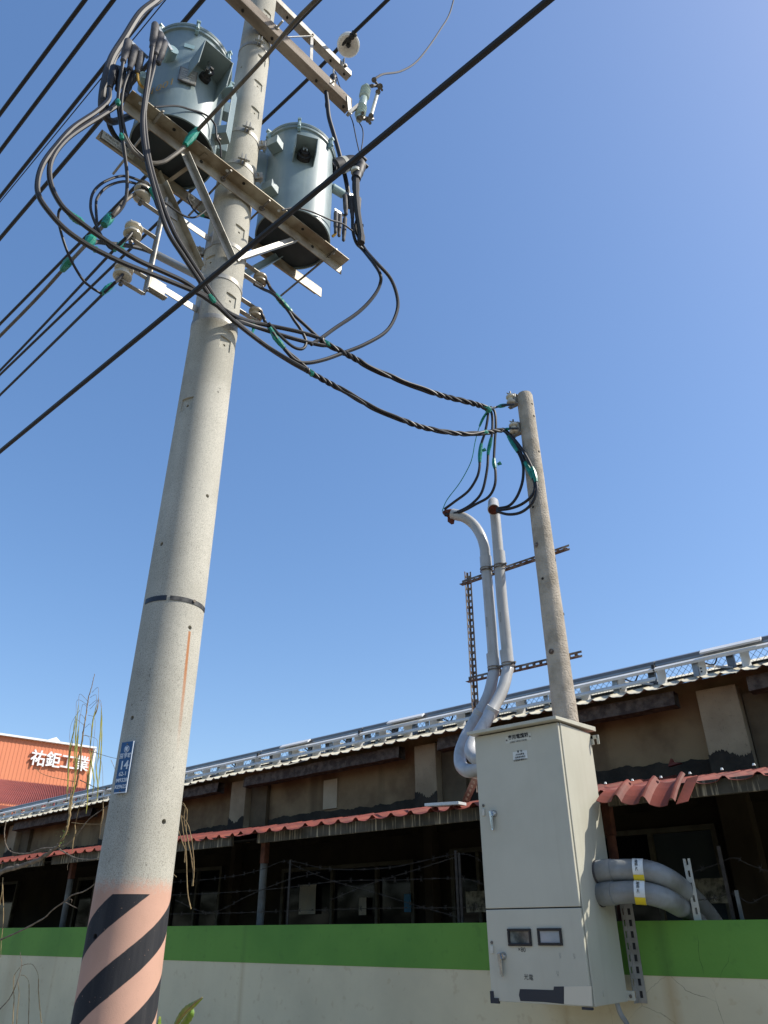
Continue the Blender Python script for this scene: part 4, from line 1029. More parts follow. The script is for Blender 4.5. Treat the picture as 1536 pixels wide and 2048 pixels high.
# right transformer cables
o = cable('secondary_cable', VP([(705, 438), (706, 462), (713, 486), (728, 502)], .33, .30) + [S(x, y, f) for x, y, f in [(758, 543, .12), (760, 569, .08), (744, 597, .05), (715, 626, .02), (672, 655, 0), (643, 676, 0), (622, 689, 0)]], .0155, 'cable_black', 'inner black loop hanging from the right transformer', group='cables from the right transformer')
cable('secondary_cable', VP([(716, 432), (711, 455), (716, 472), (730, 498)], .33, .30) + [S(x, y, f) for x, y, f in [(750, 522, .16), (781, 557, .12), (795, 597, .08), (792, 629, .06), (772, 663, .04), (729, 689, .02), (686, 706, 0), (646, 720, 0), (612, 726, 0), (590, 720, 0), (569, 698, 0)]], .0155, 'cable_black', 'outer black loop hanging from the right transformer', group='cables from the right transformer')
o = cable('elbow_lead', VP([(712, 350), (712, 385), (716, 430), (722, 468), (722, 486)], .39, .37), [.036] * 6 + [.030] * 13 + [.036] * 6, 'rubber_black', 'heavy black lead hanging straight down from the elbow connector')
MB().cyl(V(724, 451, .39), V(727, 451, .40), .014, n=8).build('vent_stub', 'rubber_black', o)
cable('riser_cable', VP([(652, 184), (655, 208), (658, 235), (668, 270), (678, 305), (690, 352), (697, 390), (700, 415)], .2, .28), .022, 'cable_black', 'black riser cable dropping from the wooden crossarm behind the elbow', n=10)
cable('riser_wire', VP([(652, 200), (651, 212), (656, 228)], .2), .006, 'cable_black', 'tiny looped wire at the top of the riser cable under the crossarm', 'wire')
cable('tail_wire', VP([(690, 365), (700, 400), (706, 450)], .29, .30), .006, 'cable_black', 'thin wire running down beside the riser cable', 'wire')
cable('cutout_wire', VP([(700, 230), (706, 246), (713, 280), (719, 305), (724, 318)], .27, .37), .006, 'cable_black', 'left of two thin black wires from the cutout to the elbow', 'wire')
cable('cutout_wire', VP([(719, 246), (725, 258), (726, 275), (722, 305), (722, 320)], .30, .37), .006, 'cable_black', 'right of two thin black wires from the cutout to the elbow', 'wire')
cable('cutout_wire', [V(747, 160, .31), V(755, 154, .32), V(768, 148, .3), V(800, 143, .2), V(830, 126, .1), V(855, 97, .05), V(880, 60, 0), V(900, 25, 0), V(914, -30, 0)], .013, 'cable_black', 'thin black wire arching up from the fuse cutout to the top edge', 'wire')
# spool dead-ends on the right
o = cable('dead_end_cable', [V(516, 552, -.05), V(533, 562, .05), V(541, 577, .06), S(552, 590), S(583, 625), S(612, 652), S(638, 676), S(656, 688)], .014, 'cable_black', 'upper black dead-end cable from the upper right spool', group='dead-end cables')
tape(o, [S(551, 589), S(560, 600), S(572, 613), S(583, 624)], .024)
cable('dead_end_cable', [V(508, 568, .05), V(526, 578, .05), S(549, 590), S(575, 620), S(588, 640), S(602, 660), S(612, 683), S(606, 697), S(589, 695), S(566, 677), S(537, 646)], .0125, 'cable_black', 'black cable looping back from the upper right spool', group='dead-end cables')
o = cable('dead_end_cable', [V(506, 620, -.04), V(523, 628, .05), V(531, 645, .05), S(543, 662), S(569, 697), S(598, 722), S(624, 747)], .014, 'cable_black', 'black dead-end cable from the lower right spool', group='dead-end cables')
tape(o, [S(540, 656), S(550, 674), S(560, 686), S(569, 697)], .024)

# ---- twisted service bundles
def twist(pts, r, turns, label, tapes):
    q = spline(pts, 14); n = len(q)
    t = thing('twisted_bundle', q[0], label, 'cable', 'twisted bundles to the small pole')
    for k_ in range(3):
        out = []
        for i, p in enumerate(q):
            d = (q[min(i + 1, n - 1)] - q[max(i - 1, 0)]).normalized(); x_ = d.cross(ZZ).normalized(); y_ = d.cross(x_)
            g = 2 * math.pi * (turns * i / n + .35 * math.sin(i * .09 + turns) + .12 * math.sin(i * .23) + k_ / 3.0); out.append(p + (x_ * math.cos(g) + y_ * math.sin(g)) * r * (1.05 + .12 * math.sin(i * .17 + k_ * 2)))
        MB().tube(out, r, 8).build('strand', 'cable_worn' if k_ == 0 else 'cable_black', t, smooth=True)
    for tp in tapes: tape(t, tp, r * 2.2)
    return t
up = [(640, 677), (652, 687), (700, 712), (740, 735), (790, 757), (840, 776), (890, 793), (930, 803), (960, 811), (976, 818)]
twist([S(*q) for q in up], .0125, 4.2, 'upper twisted black cable bundle spanning between the two poles', [[S(647, 682), S(654, 688), S(661, 692)], [S(966, 812), S(975, 818), S(981, 824)]])
lo = [(612, 739), (623, 746), (660, 767), (700, 789), (740, 812), (790, 834), (840, 853), (890, 864), (930, 868), (965, 866), (985, 863), (1003, 860)]
twist([S(*q) for q in lo], .0115, 4.6, 'lower twisted black cable bundle spanning between the two poles', [[S(616, 740), S(624, 747), S(628, 750)], [S(966, 866), S(975, 864)]])

# ================================================================== SMALL POLE
def srad(z): return .0925 - (.0925 - .072) * (z - 2.4) / 3.5
sp = thing('small_pole', SC, 'shorter rough concrete pole behind the grey cabinet', 'utility pole')
zs = [0] + [i * .25 for i in range(1, 24)] + [5.90, 5.925]
MB().lathe(SC, ZZ, [(z, srad(z) + .0012 * math.sin(z * 9) - (.008 if z > 5.91 else 0)) for z in zs], 40).build('shaft', 'small_pole', sp, smooth=True)
for px, py in ((1064, 808), (1068, 832), (1078, 903), (1066, 1014), (1085, 1157), (1128, 1228)):
    p = oncyl_f(px, py, SC, srad); n_ = (p - Vc((SC.x, SC.y, p.z))).normalized(); MB().cyl(p - n_ * .004, p + n_ * .0015, .011, n=10).build('bolt_hole', 'hole_dark', sp)
for px, py in ((1073, 1090), (1103, 1303)):
    p = oncyl_f(px, py, SC, srad); n_ = (p - Vc((SC.x, SC.y, p.z))).normalized(); MB().cyl(p - n_ * .01, p + n_ * .018, .012, n=8).cyl(p, p + n_ * .006, .022, n=8).build('rusty_bolt', 'rust_steel', sp)
for i, (px, py) in enumerate(((1022, 800), (1028, 857))):
    c = onY(px, py, 4.93); c = Vc((c.x, 4.93, c.z))
    b = thing('clevis_bracket', c, ('upper', 'lower')[i] + ' steel clevis bracket on the short pole', 'bracket', 'clevis brackets on the short pole')
    px_ = SC.x - .068
    for d in (-.085, .085):
        MB().add([c + Vc((-.03, -.02, d)), c + Vc((-.03, .02, d)), Vc((px_ + .02, SC.y + .0, c.z + d * .55)), Vc((px_ + .02, SC.y - .05, c.z + d * .55))] + [q + ZZ * .006 for q in (c + Vc((-.03, -.02, d)), c + Vc((-.03, .02, d)), Vc((px_ + .02, SC.y + .0, c.z + d * .55)), Vc((px_ + .02, SC.y - .05, c.z + d * .55)))],
                 [(0, 1, 2, 3), (7, 6, 5, 4), (0, 4, 5, 1), (1, 5, 6, 2), (2, 6, 7, 3), (3, 7, 4, 0)]).build('arm_strap', 'galvanised', b)
    MB().box(Vc((px_ + .0, SC.y - .045, c.z)), XX * .008, YY * .03, ZZ * .055).build('back_strap', 'galvanised', b)
    MB().cyl(c - ZZ * .10, c + ZZ * .10, .008, n=8).build('clevis_bolt', 'bolt_steel', b)
    o = thing('spool_insulator', c - ZZ * .05, 'small cream porcelain spool in the %s bracket of the short pole' % ('upper', 'lower')[i], 'insulator', 'spool insulators')
    spool(o, c, r=.044, h=.10)
# ends of the bundles at the spools
J1 = S(976, 818); J2 = S(1003, 860)
o = cable('dead_end_cable', [J1, onY(990, 815, 4.95), onY(1005, 811, 4.90), onY(1030, 809, 4.87)], .011, 'cable_worn', 'taped cable end tied to the upper bracket of the short pole', group='dead-end cables')
tape(o, [onY(997, 813, 4.93), onY(1012, 810, 4.90)], .020)
o = cable('dead_end_cable', [J2, onY(1012, 859, 4.95), onY(1022, 857, 4.89), onY(1036, 857, 4.87)], .010, 'cable_worn', 'short cable end tied to the lower bracket of the short pole', group='dead-end cables')
tape(o, [onY(1010, 858, 4.93), onY(1018, 858, 4.90)], .014)

# ================================================================== CONDUITS UP THE SHORT POLE
CY = 5.04; CR = .046
def zpt(px, py, Y=CY): return onY(px, py, Y)
def conduit_y(y_):  # depth eases from the riser plane to the cabinet side
    return CY
cl_ = thing('left_conduit', zpt(984, 1300), 'left of two grey cable conduits, its open end bent over to the left', 'conduit', 'grey riser conduits')
Lp = [zpt(912, 1031, 4.98), zpt(930, 1036, 5.0), zpt(948, 1050), zpt(962, 1072), zpt(969, 1095), zpt(971, 1115), zpt(978, 1200), zpt(988, 1330), zpt(986, 1352, 5.02), zpt(977, 1390, 4.96), zpt(956, 1432, 4.86), zpt(938, 1462, 4.76), zpt(922, 1500, 4.62), zpt(922, 1530, 4.52), zpt(938, 1542, 4.45), zpt(965, 1535, 4.42)]
MB().tube(spline(Lp, 5), CR, 20).build('pipe', 'conduit', cl_, smooth=True)
def coll(parent, a, b, Y, r=CR + .006): MB().cyl(zpt(*a, Y), zpt(*b, Y), r, n=20).build('coupling', 'conduit', parent, smooth=True)
coll(cl_, (971, 1114), (973, 1140), CY); coll(cl_, (985, 1308), (988, 1338), CY)
coll(cl_, (962, 1422), (952, 1441), 4.86)
cr_ = thing('right_conduit', zpt(1010, 1300), 'right of two grey cable conduits, its rusty open end facing the street', 'conduit', 'grey riser conduits')
Rp = [zpt(987, 1019, 4.90), zpt(986, 1008, 4.97), zpt(987, 1006, 5.02), zpt(990, 1030), zpt(992, 1050), zpt(998, 1120), zpt(1004, 1200), zpt(1016, 1322), zpt(1014, 1345, 5.01), zpt(1004, 1382, 4.93), zpt(982, 1424, 4.80), zpt(962, 1460, 4.66), zpt(946, 1485, 4.52), zpt(942, 1505, 4.45), zpt(955, 1518, 4.42), zpt(970, 1515, 4.40)]
MB().tube(spline(Rp, 5), CR, 20).build('pipe', 'conduit', cr_, smooth=True)
coll(cr_, (998, 1104), (1000, 1130), CY); coll(cr_, (1012, 1301), (1016, 1330), CY); coll(cr_, (987, 1415), (978, 1432), 4.80)
e0 = zpt(905, 1028, 4.975); e1 = zpt(921, 1031, 4.99)
MB().cyl(e0, e1, CR + .005, n=20).build('bell_end', 'conduit', cl_, smooth=True)
mb = MB(); c0 = e0 + Vc((-.02, 0, -.03))
mb.lathe(e0 + (e0 - e1).normalized() * .001, e0 - e1, [(0, .04), (.3, .045), (.9, .03), (1.2, .012)], 9, True, True)
mb.add([c0 + Vc(q) for q in ((-.03, -.01, .03), (.03, -.01, .02), (.0, 0, -.075), (-.04, 0, -.03), (-.03, .03, .03), (.03, .03, .02), (.01, .03, -.06), (-.04, .03, -.03))], [(0, 1, 2, 3), (7, 6, 5, 4), (0, 4, 5, 1), (1, 5, 6, 2), (2, 6, 7, 3), (3, 7, 4, 0)])
mb.build('rusty_foam', 'rust_foam', cl_)
f0 = zpt(987, 1019, 4.90); dd = (zpt(987, 1019, 4.90) - zpt(986, 1008, 4.97)).normalized()
MB().cyl(f0 - dd * .03, f0 + dd * .004, CR + .006, n=20).build('bell_end', 'conduit', cr_, smooth=True)
MB().lathe(f0 + dd * .005, dd, [(0, .046), (.006, .04), (.010, .02)], 16).build('rusty_foam', 'rust_foam', cr_)
for par, x0, y0 in ((cl_, 971, 1235), (cr_, 998, 1225)):
    p = zpt(x0, y0, CY - CR - .001)
    text('printed_mark', 'PVC E 80', .022, p, (0, 0, -1), (1, 0, 0), 'ink_faded', par, ext=.0003)
# slotted angle frame
fr = thing('conduit_stand', zpt(940, 1360, 5.1), 'rusty slotted angle-iron frame holding the two conduits', 'frame')
def slotted(p0, p1, a, b, w=.052, t=.003, pitch=.058, slot=.034, key='rust_steel', name='slotted_angle', parent=fr):
    p0, p1 = Vc(p0), Vc(p1); d = p1 - p0; n = max(2, int(d.length / pitch)); dn = d.normalized(); pt = d.length / n
    mb = MB(); a = (Vc(a) - dn * Vc(a).dot(dn)).normalized(); b = (Vc(b) - dn * Vc(b).dot(dn)).normalized()
    for (s, o_) in ((a, b), (b, a)):
        for lo_, hi in ((0, .33), (.67, 1.0)):
            l2 = max(lo_, t / w) if s is b else lo_
            mb.box((p0 + p1) / 2 + s * (w * (l2 + hi) / 2) + o_ * t / 2, d / 2, s * (w * (hi - l2) / 2), o_ * t / 2)
        for i in range(n):
            c = p0 + dn * (pt * (i + .5) + (pt / 2)) if False else p0 + dn * (pt * i + (pt - slot) / 2)
            mb.box(c + s * (w * .5) + o_ * t / 2, dn * ((pt - slot) / 2), s * (w * .1699), o_ * t / 2)
    return mb.build(name, key, parent)
BY = 5.115
slotted(zpt(925, 1172, BY), zpt(1140, 1100, BY), ZZ, YY * -1)
slotted(zpt(938, 1366, BY), zpt(1165, 1314, BY), ZZ, YY * -1)
slotted(Vc((-3.355, 5.16, 2.52)), zpt(934, 1146, 5.16), XX, YY * -1, w=.045)
slotted(zpt(944, 1555, 4.75), zpt(922, 1606, 5.0), XX, YY, key='galvanised')
def uband(par, px, py, Y=CY):
    c = zpt(px, py, Y)
    for dz in (-.012, .012): 
        MB().lathe(c + ZZ * (dz - .004), ZZ, [(0, CR + .0045), (0, CR + .011), (.007, CR + .011), (.007, CR + .0045)], 22, caps=False).build('conduit_band', 'rust_steel', par)
    MB().cyl(c + Vc((.045, -.03, 0)), c + Vc((.085, -.03, 0)), .009, n=6).build('band_bolt', 'bolt_steel', par)
uband(cl_, 973, 1140); uband(cr_, 1000, 1134); uband(cl_, 989, 1338); uband(cr_, 1017, 1330)

# drop cables between bundles and conduits
def Y_(x, y, Y): return onY(840 + x / 4.8, 760 + y / 4.8, Y)
def drop(pts, Ys, r, label, tp=(), key='cable_black'):
    n = len(pts) - 1; q = [Y_(x, y, Ys[0] + (Ys[1] - Ys[0]) * i / n) for i, (x, y) in enumerate(pts)]
    o = cable('drop_cable', q, r, key, label, group='drop cables into the conduits')
    for (i0, i1, rr) in tp:
        s_ = spline(q, 6); a, b = int(i0 * 6), int(i1 * 6); seg = s_[a:b + 1]
        rs = [rr * (1 + .35 * math.sin(math.pi * j / max(len(seg) - 1, 1))) for j in range(len(seg))]
        MB().tube(seg, rs, 8).build('green_tape', 'tape_green', o, smooth=True)
    return o
drop([(650, 300), (600, 380), (560, 480), (528, 600), (505, 730), (470, 830), (380, 990), (260, 1150), (212, 1260)], (4.97, 4.97), .0042, 'thin tape-green drop wire, leftmost into the left conduit', [(.1, 1.7, .010)], 'tape_green')
D2 = drop([(650, 255), (652, 350), (625, 500), (590, 610), (575, 730), (570, 850), (540, 950), (460, 1070), (330, 1170), (235, 1240)], (4.98, 4.96), .0125, 'thick black drop cable, second from the left', [(3.1, 4.6, .015)])
drop([(665, 260), (693, 350), (693, 500), (675, 600), (655, 700), (645, 850), (600, 1060), (520, 1170), (400, 1250), (240, 1300)], (4.98, 4.95), .0125, 'thick black drop cable, third from the left', [(2.6, 4.2, .014)])
D4 = drop([(680, 260), (718, 310), (728, 430), (718, 600), (710, 780), (725, 880), (718, 1010), (660, 1120), (540, 1190), (400, 1262), (240, 1295)], (4.98, 4.94), .0125, 'thick black drop cable, fourth from the left', [(3.9, 4.8, .015)])
drop([(780, 490), (820, 500), (880, 590), (940, 690), (985, 800), (992, 900), (975, 1010), (925, 1130), (850, 1210), (735, 1235)], (4.96, 4.87), .0125, 'innermost black drop cable into the right conduit', [(1.6, 3.0, .017)])
drop([(785, 470), (840, 500), (930, 620), (1010, 790), (1080, 930), (1103, 1020), (1075, 1110), (980, 1190), (860, 1235), (735, 1250)], (4.95, 4.85), .0125, 'middle black drop cable into the right conduit', [(3.1, 4.2, .017)])
drop([(770, 500), (800, 470), (880, 540), (990, 680), (1075, 840), (1115, 980), (1118, 1080), (1070, 1190), (970, 1270), (850, 1290), (735, 1262)], (4.94, 4.83), .0125, 'outermost black drop cable into the right conduit', [(4.0, 5.0, .016)])
for (x, y), o in (((592, 670), D2), ((738, 800), D4)):
    p = Y_(x, y, 4.96); MB().add([p, p + Vc((.035, 0, .01)), p + Vc((.045, .01, -.02)), p + Vc((.01, 0, -.03)), p + Vc((.02, -.015, -.01)), p + Vc((.05, .0, -.035))], [(0, 1, 4), (1, 2, 4), (2, 3, 4), (3, 0, 4), (2, 5, 3)]).build('tape_tail', 'tape_green', o)

# ================================================================== CABINET
FYc = 4.2; BYc = 4.64
X0, X1, Z0, Z1 = -2.742, -2.122, 1.234, 2.705
cab = thing('meter_cabinet', ((X0 + X1) / 2, 4.42, Z0), 'tall beige-grey steel meter cabinet with two doors on the street wall', 'cabinet')
def ab(x0, x1, y0, y1, z0, z1, nm, key, bev=0, par=cab): return MB().abox(x0, x1, y0, y1, z0, z1).build(nm, key, par, bevel=bev)
ab(X0 + .006, X1, FYc + .03, BYc, Z0, Z1, 'body', 'cabinet_paint', .004)
ZS = onY(1080, 1816, FYc).z
ab(X0, X1 - .004, FYc, FYc + .022, ZS + .003, Z1 - .004, 'upper_door', 'cabinet_paint', .004)
ab(X0, X1 - .004, FYc, FYc + .022, Z0 + .002, ZS - .003, 'lower_door', 'cabinet_paint', .004)
ab(X0 + .01, X1 - .01, FYc + .022, FYc + .03, Z0 + .004, Z1, 'door_gasket', 'cabinet_dark')
# sloped drip roof
zf, zr = Z1 + .002, Z1 + .05
MB().add([(X0 - .02, FYc - .06, zf), (X1 + .02, FYc - .06, zf), (X1 + .02, BYc + .05, zr - .03), (X0 - .02, BYc + .05, zr - .03), (X0 - .02, FYc - .06, zf + .02), (X1 + .02, FYc - .06, zf + .02), (X1 + .02, BYc + .05, zr), (X0 - .02, BYc + .05, zr)],
         [(3, 2, 1, 0), (4, 5, 6, 7), (0, 1, 5, 4), (1, 2, 6, 5), (2, 3, 7, 6), (3, 0, 4, 7)]).build('roof', 'cabinet_paint', cab, bevel=.002)
def latch(px, py, l):
    p = onY(px, py, FYc); p = Vc((p.x, FYc, p.z))
    h = MB().lathe(p + Vc((.012, 0, .012)), -YY, [(0, .021), (.012, .019), (.02, .014)], 20).build('handle_boss', 'chrome', cab, smooth=True)
    MB().add([p + Vc(q) for q in ((-.018, -.022, .028), (.004, -.03, .03), (.012, -.028, 0), (.012, -.026, -l), (.002, -.026, -l - .006), (-.006, -.022, -l + .01), (-.018, -.012, .02), (.006, -.012, .022), (.013, -.012, -.0), (.012, -.014, -l), (.002, -.014, -l - .004), (-.005, -.012, -l + .01))],
             [(0, 1, 2, 3, 4, 5), (11, 10, 9, 8, 7, 6), (0, 6, 7, 1), (1, 7, 8, 2), (2, 8, 9, 3), (3, 9, 10, 4), (4, 10, 11, 5), (5, 11, 6, 0)]).build('handle', 'chrome', cab, bevel=.003)
latch(986, 1632, .082); latch(1004, 1917, .085)
for px, py in ((967, 1611), (984, 1885)):
    p = onY(px, py, FYc); MB().cyl(p, p - YY * .006, .008, n=10).build('door_screw', 'bolt_steel', cab)
    p = onY(px + 1, py + 14, FYc); ab(p.x - .009, p.x + .009, FYc - .012, FYc - .0005, p.z - .02, p.z + .02, 'seal_tag', 'plate_white', .002)
# plates and stickers
def plate_on(px0, py0, px1, py1, nm, key, t=.002, par=cab, off=0.0, bev=0):
    a, b = onY(px0, py0, FYc), onY(px1, py1, FYc)
    return ab(min(a.x, b.x), max(a.x, b.x), FYc - t - off, FYc - .0004 - off, min(a.z, b.z), max(a.z, b.z), nm, key, bev), Vc(((a.x + b.x) / 2, FYc - t - off - .0008, (a.z + b.z) / 2))
o, c = plate_on(1012, 1488, 1062, 1466, 'name_plate', 'plate_white')
text('plate_lettering', '專用電纜箱', .030, c + Vc((0, 0, .003)), XX, ZZ, 'ink', cab, align='CENTER', ext=.0004, bold=.0005)
text('plate_lettering', 'CABLE HEAD PANEL', .014, c + Vc((0, 0, -.02)), XX, ZZ, 'ink', cab, align='CENTER', ext=.0004)
for s in (-1, 1): MB().cyl(c + Vc((s * .085, .001, 0)), c + Vc((s * .085, -.003, 0)), .005, n=8).build('rivet', 'bolt_steel', cab)
o, c = plate_on(1027, 1521, 1054, 1500, 'notice_sticker', 'sticker_white')
for i, s in enumerate(('警  告', '內有高壓電', '危險請勿靠近', '台電服務電話1911')): text('sticker_lettering', s, .0125 if i else .015, c + Vc((0, 0, .018 - .0165 * i)), XX, ZZ, 'ink', cab, align='CENTER', ext=.0003)
for a, b, key in (((1018, 1892), (1062, 1857), 'meter_glass'), ((1078, 1891), (1123, 1856), 'meter_pale')):
    q0, q1 = onY(*a, FYc), onY(*b, FYc); x0, x1, z0_, z1_ = q0.x, q1.x, q0.z, q1.z; w = .014
    mb = MB(); mb.abox(x0, x1, FYc - .012, FYc - .0005, z1_ - w, z1_); mb.abox(x0, x1, FYc - .012, FYc - .0005, z0_, z0_ + w)
    mb.abox(x0, x0 + w, FYc - .0118, FYc - .0005, z0_ + w, z1_ - w); mb.abox(x1 - w, x1, FYc - .0118, FYc - .0005, z0_ + w, z1_ - w)
    mb.build('window_frame', 'frame_black', cab, bevel=.003); ab(x0 + w, x1 - w, FYc - .003, FYc - .0005, z0_ + w, z1_ - w, 'window_pane', key)
c = onY(1036, 1903, FYc - .001)
text('marker_writing', '×80', .032, c, (1, 0, -.05), ZZ, 'ink', cab, ext=.0003)
c = onY(1048, 1958, FYc - .001)
text('marker_writing', '光電', .030, c, (1, 0, -.05), ZZ, 'ink', cab, ext=.0003)
for px, py in ((1118, 1905), (1146, 1906), (1113, 1941)):
    c = onY(px, py, FYc - .001); text('faded_print', '二六', .014, c, (0, 0, -1), XX, 'ink_faded', cab, ext=.0002)
# plain dark and cream patches added along the foot of the lower door
a = [onY(*q, FYc) for q in ((1040, 1978), (1107, 1980), (1108, 1973), (1128, 1973), (1128, 2008), (1088, 2004), (1041, 2002), (1038, 1990))]
MB().add([Vc((p.x, FYc - .0015, p.z)) for p in a] + [Vc((p.x, FYc - .0004, p.z)) for p in a], [tuple(range(8)), tuple(range(8, 16))[::-1]] + [(i, (i + 1) % 8, (i + 1) % 8 + 8, i + 8) for i in range(8)]).build('dark_patch', 'flat_dark', cab)
a = [onY(*q, FYc) for q in ((1128.5, 1973), (1183, 1972), (1184, 2012), (1128.5, 2008))]
MB().add([Vc((p.x, FYc - .0015, p.z)) for p in a] + [Vc((p.x, FYc - .0004, p.z)) for p in a], [tuple(range(4)), tuple(range(4, 8))[::-1]] + [(i, (i + 1) % 4, (i + 1) % 4 + 4, i + 4) for i in range(4)]).build('cream_patch', 'flat_cream', cab)
mb = MB(); mb.abox(X0 - .004, X0 + .018, FYc - .006, FYc + .01, Z0 - .008, Z0 + .05); mb.abox(X0 + .018, X0 + .05, FYc - .006, FYc + .01, Z0 - .008, Z0 + .018); mb.build('corner_guard', 'flat_dark', cab)
mb = MB(); mb.abox(X1 - .06, X1, FYc - .006, FYc + .01, Z0 - .012, Z0 - .0005); mb.build('corner_guard', 'flat_dark', cab)
# mounting lugs
def lug(z, up=1, nm='mounting_lug'):
    ab(X1 - .004, X1 + .045, BYc - .008, BYc + .002, z - .024, z + .024, nm, 'cabinet_paint', .004); MB().cyl((X1 + .022, BYc - .009, z - .002), (X1 + .022, BYc - .012, z - .002), .009, n=10).build('lug_bolt', 'bolt_steel', cab)
lug(1.262); lug(1.93)
ab(X1 + .0, X1 + .05, BYc - .008, BYc + .0, 2.665, 2.69, 'mounting_lug', 'cabinet_paint', .003); ab(X1 + .04, X1 + .058, BYc - .008, BYc + .0, 2.63, 2.69, 'mounting_lug', 'cabinet_paint', .003); ab(X1 + .0, X1 + .02, BYc - .008, BYc + .0, 2.63, 2.69, 'mounting_lug', 'cabinet_paint', .003)
p = onX(1208, 1988, X1 + .001); MB().lathe(p, XX, [(0, .011), (0, .013), (.002, .013)], 16).build('knockout', 'cabinet_paint', cab)
# slotted channels behind the cabinet, on the wall
for xx in (X1 + .035, X0 + .05):
    o = thing('slotted_channel', (xx, 4.72, 1.1), ('slotted grey steel channel between cabinet and wall at the cabinet right edge' if xx > X1 else 'slotted grey steel channel between cabinet and wall at the cabinet left edge'), 'channel')
    slotted((xx - .03, 4.755, 1.22), (xx - .03, 4.755, 1.93), XX, -YY, w=.055, key='galvanised', parent=o)
    MB().abox(xx - .025, xx + .02, 4.7552, 4.7595, 1.22, 1.93).build('channel_back', 'cabinet_dark', o)
o = cable('earth_conduit', [Vc((X1 - .03, 4.55, Z0 + .01)), Vc((X1 - .02, 4.56, Z0 - .05)), Vc((X1 + .0, 4.6, Z0 - .13)), Vc((X1 + .01, 4.62, .9)), Vc((X1 + .01, 4.62, .125))], .014, 'conduit_dirty', 'thin grey pipe leaving the bottom of the cabinet', 'pipe')

# side conduits over the wall
def side_pipe(start, pts, label):
    s0 = onX(*start, X1); q = [s0 - XX * .02] + [onY(x, y, Y) for x, y, Y in pts]; r = .058
    t = thing('side_conduit', s0, label, 'conduit', 'conduits from the cabinet side over the wall')
    MB().tube(spline(q, 7), r, 24).build('pipe', 'conduit_dirty', t, smooth=True)
    MB().cyl(s0 + XX * .001, s0 + XX * .012, r + .008, n=24).build('sealant_ring', 'rubber', t)
    sq = spline(q, 7); MB().tube(sq[:8], r + .004, 24).build('socket', 'conduit_dirty', t, smooth=True)
    i0 = next(i for i, p in enumerate(sq) if p.x > s0.x + .205)
    a, b = sq[i0], sq[i0] + (sq[i0 + 1] - sq[i0]).normalized() * .058
    d = (b - a).normalized()
    MB().cyl(a, b, r + .0025, n=28).build('label_band', 'sticker_white', t, smooth=True)
    # yellow lower half
    rows = [[], []]
    sd_ = -YY; up_ = (ZZ - d * ZZ.dot(d)).normalized(); fr_ = d.cross(up_); fr_ = fr_ if fr_.y < 0 else -fr_
    for i in range(9):
        g = R(-25 - 70 * i / 8); o_ = (fr_ * math.cos(g) + up_ * math.sin(g)) * (r + .004)
        rows[0].append(a + o_); rows[1].append(b + o_)
    MB().sheet(rows).build('yellow_band', 'yellow', t, smooth=True)
    txt = '太陽光電 AC'
    for k_, ch in enumerate(txt):
        g = R(62 - 9.5 * k_); nn = fr_ * math.cos(g) + up_ * math.sin(g); down = (-up_ * math.cos(g) + fr_ * math.sin(g))
        text('label_lettering', ch, .018, a + d * .016 + nn * (r + .0035), down, d, 'ink', t, ext=.0002)
    return t
side_pipe((1194, 1744), [(1225, 1741, 4.47), (1262, 1740, 4.49), (1300, 1743, 4.53), (1335, 1757, 4.62), (1366, 1779, 4.80), (1392, 1803, 5.02), (1420, 1835, 5.25), (1445, 1875, 5.35)], 'upper of two thick grey conduits leaving the cabinet side')
side_pipe((1201, 1789), [(1230, 1786, 4.44), (1265, 1784, 4.46), (1300, 1788, 4.50), (1332, 1798, 4.60), (1358, 1812, 4.78), (1376, 1822, 4.98), (1396, 1846, 5.10), (1410, 1885, 5.15)], 'lower of two thick grey conduits leaving the cabinet side')

# ================================================================== WIRE ON THE WALL
bp0 = onY(1396, 1840, 4.80)
wp = thing('wire_post', (bp0.x, 4.80, TOPZ), 'pale slotted steel post standing on the green wall right of the cabinet', 'post')
slotted(Vc((bp0.x - .022, 4.80, TOPZ - .0)), Vc((bp0.x - .022, 4.80, onY(1392, 1716, 4.80).z)), XX, YY, w=.042, key='plate_white', parent=wp, name='slotted_upright')
for px, y0 in ((575, 1720), (918, 1700), (925, 1705), (1468, 1690), (1485, 1780)):
    p = onY(px, 1840, 4.84)
    tag(MB().bar((p.x, 4.84, TOPZ), (p.x, 4.84, onY(px, y0, 4.84).z), .02, .008, YY).build('wire_picket', 'barbed' if px != 1485 else 'post_grey'),
        {575: 'thin rusty picket on the wall in front of the wide porch window', 918: 'left of two thin pickets on the wall close to the cabinet', 925: 'right of two thin pickets on the wall close to the cabinet', 1468: 'dark picket holding barbed wire near the right picture edge', 1485: 'short grey picket on the wall at the right picture edge'}[px], 'post')
def barbed(pts, label):
    q = spline([onY(x, y, 4.84) for x, y in pts], 10); mb = MB()
    for ph_ in (0, math.pi):
        mb.tube([p + ZZ * .003 * math.cos(i * 1.1 + ph_) + YY * .003 * math.sin(i * 1.1 + ph_) for i, p in enumerate(q)], .0014, 4)
    acc = 0
    for i in range(1, len(q)):
        acc += (q[i] - q[i - 1]).length
        if acc > .11:
            acc = 0; a = random.uniform(0, 3)
            for s in (-1, 1): mb.bar(q[i] - Vc((s * .010, 0, math.cos(a) * .018)), q[i] + Vc((s * .010, .0, math.cos(a) * .018 + .004)), .003, .003)
    tag(mb.build('barbed_wire', 'barbed'), label, 'barbed wire', 'barbed wires on the wall')
barbed([(340, 1765), (450, 1755), (520, 1740), (575, 1722), (660, 1738), (780, 1735), (918, 1708), (975, 1730)], 'uppermost barbed wire strand left of the cabinet')
barbed([(340, 1790), (450, 1785), (575, 1775), (680, 1762), (790, 1760), (918, 1757), (978, 1772)], 'second barbed wire strand left of the cabinet')
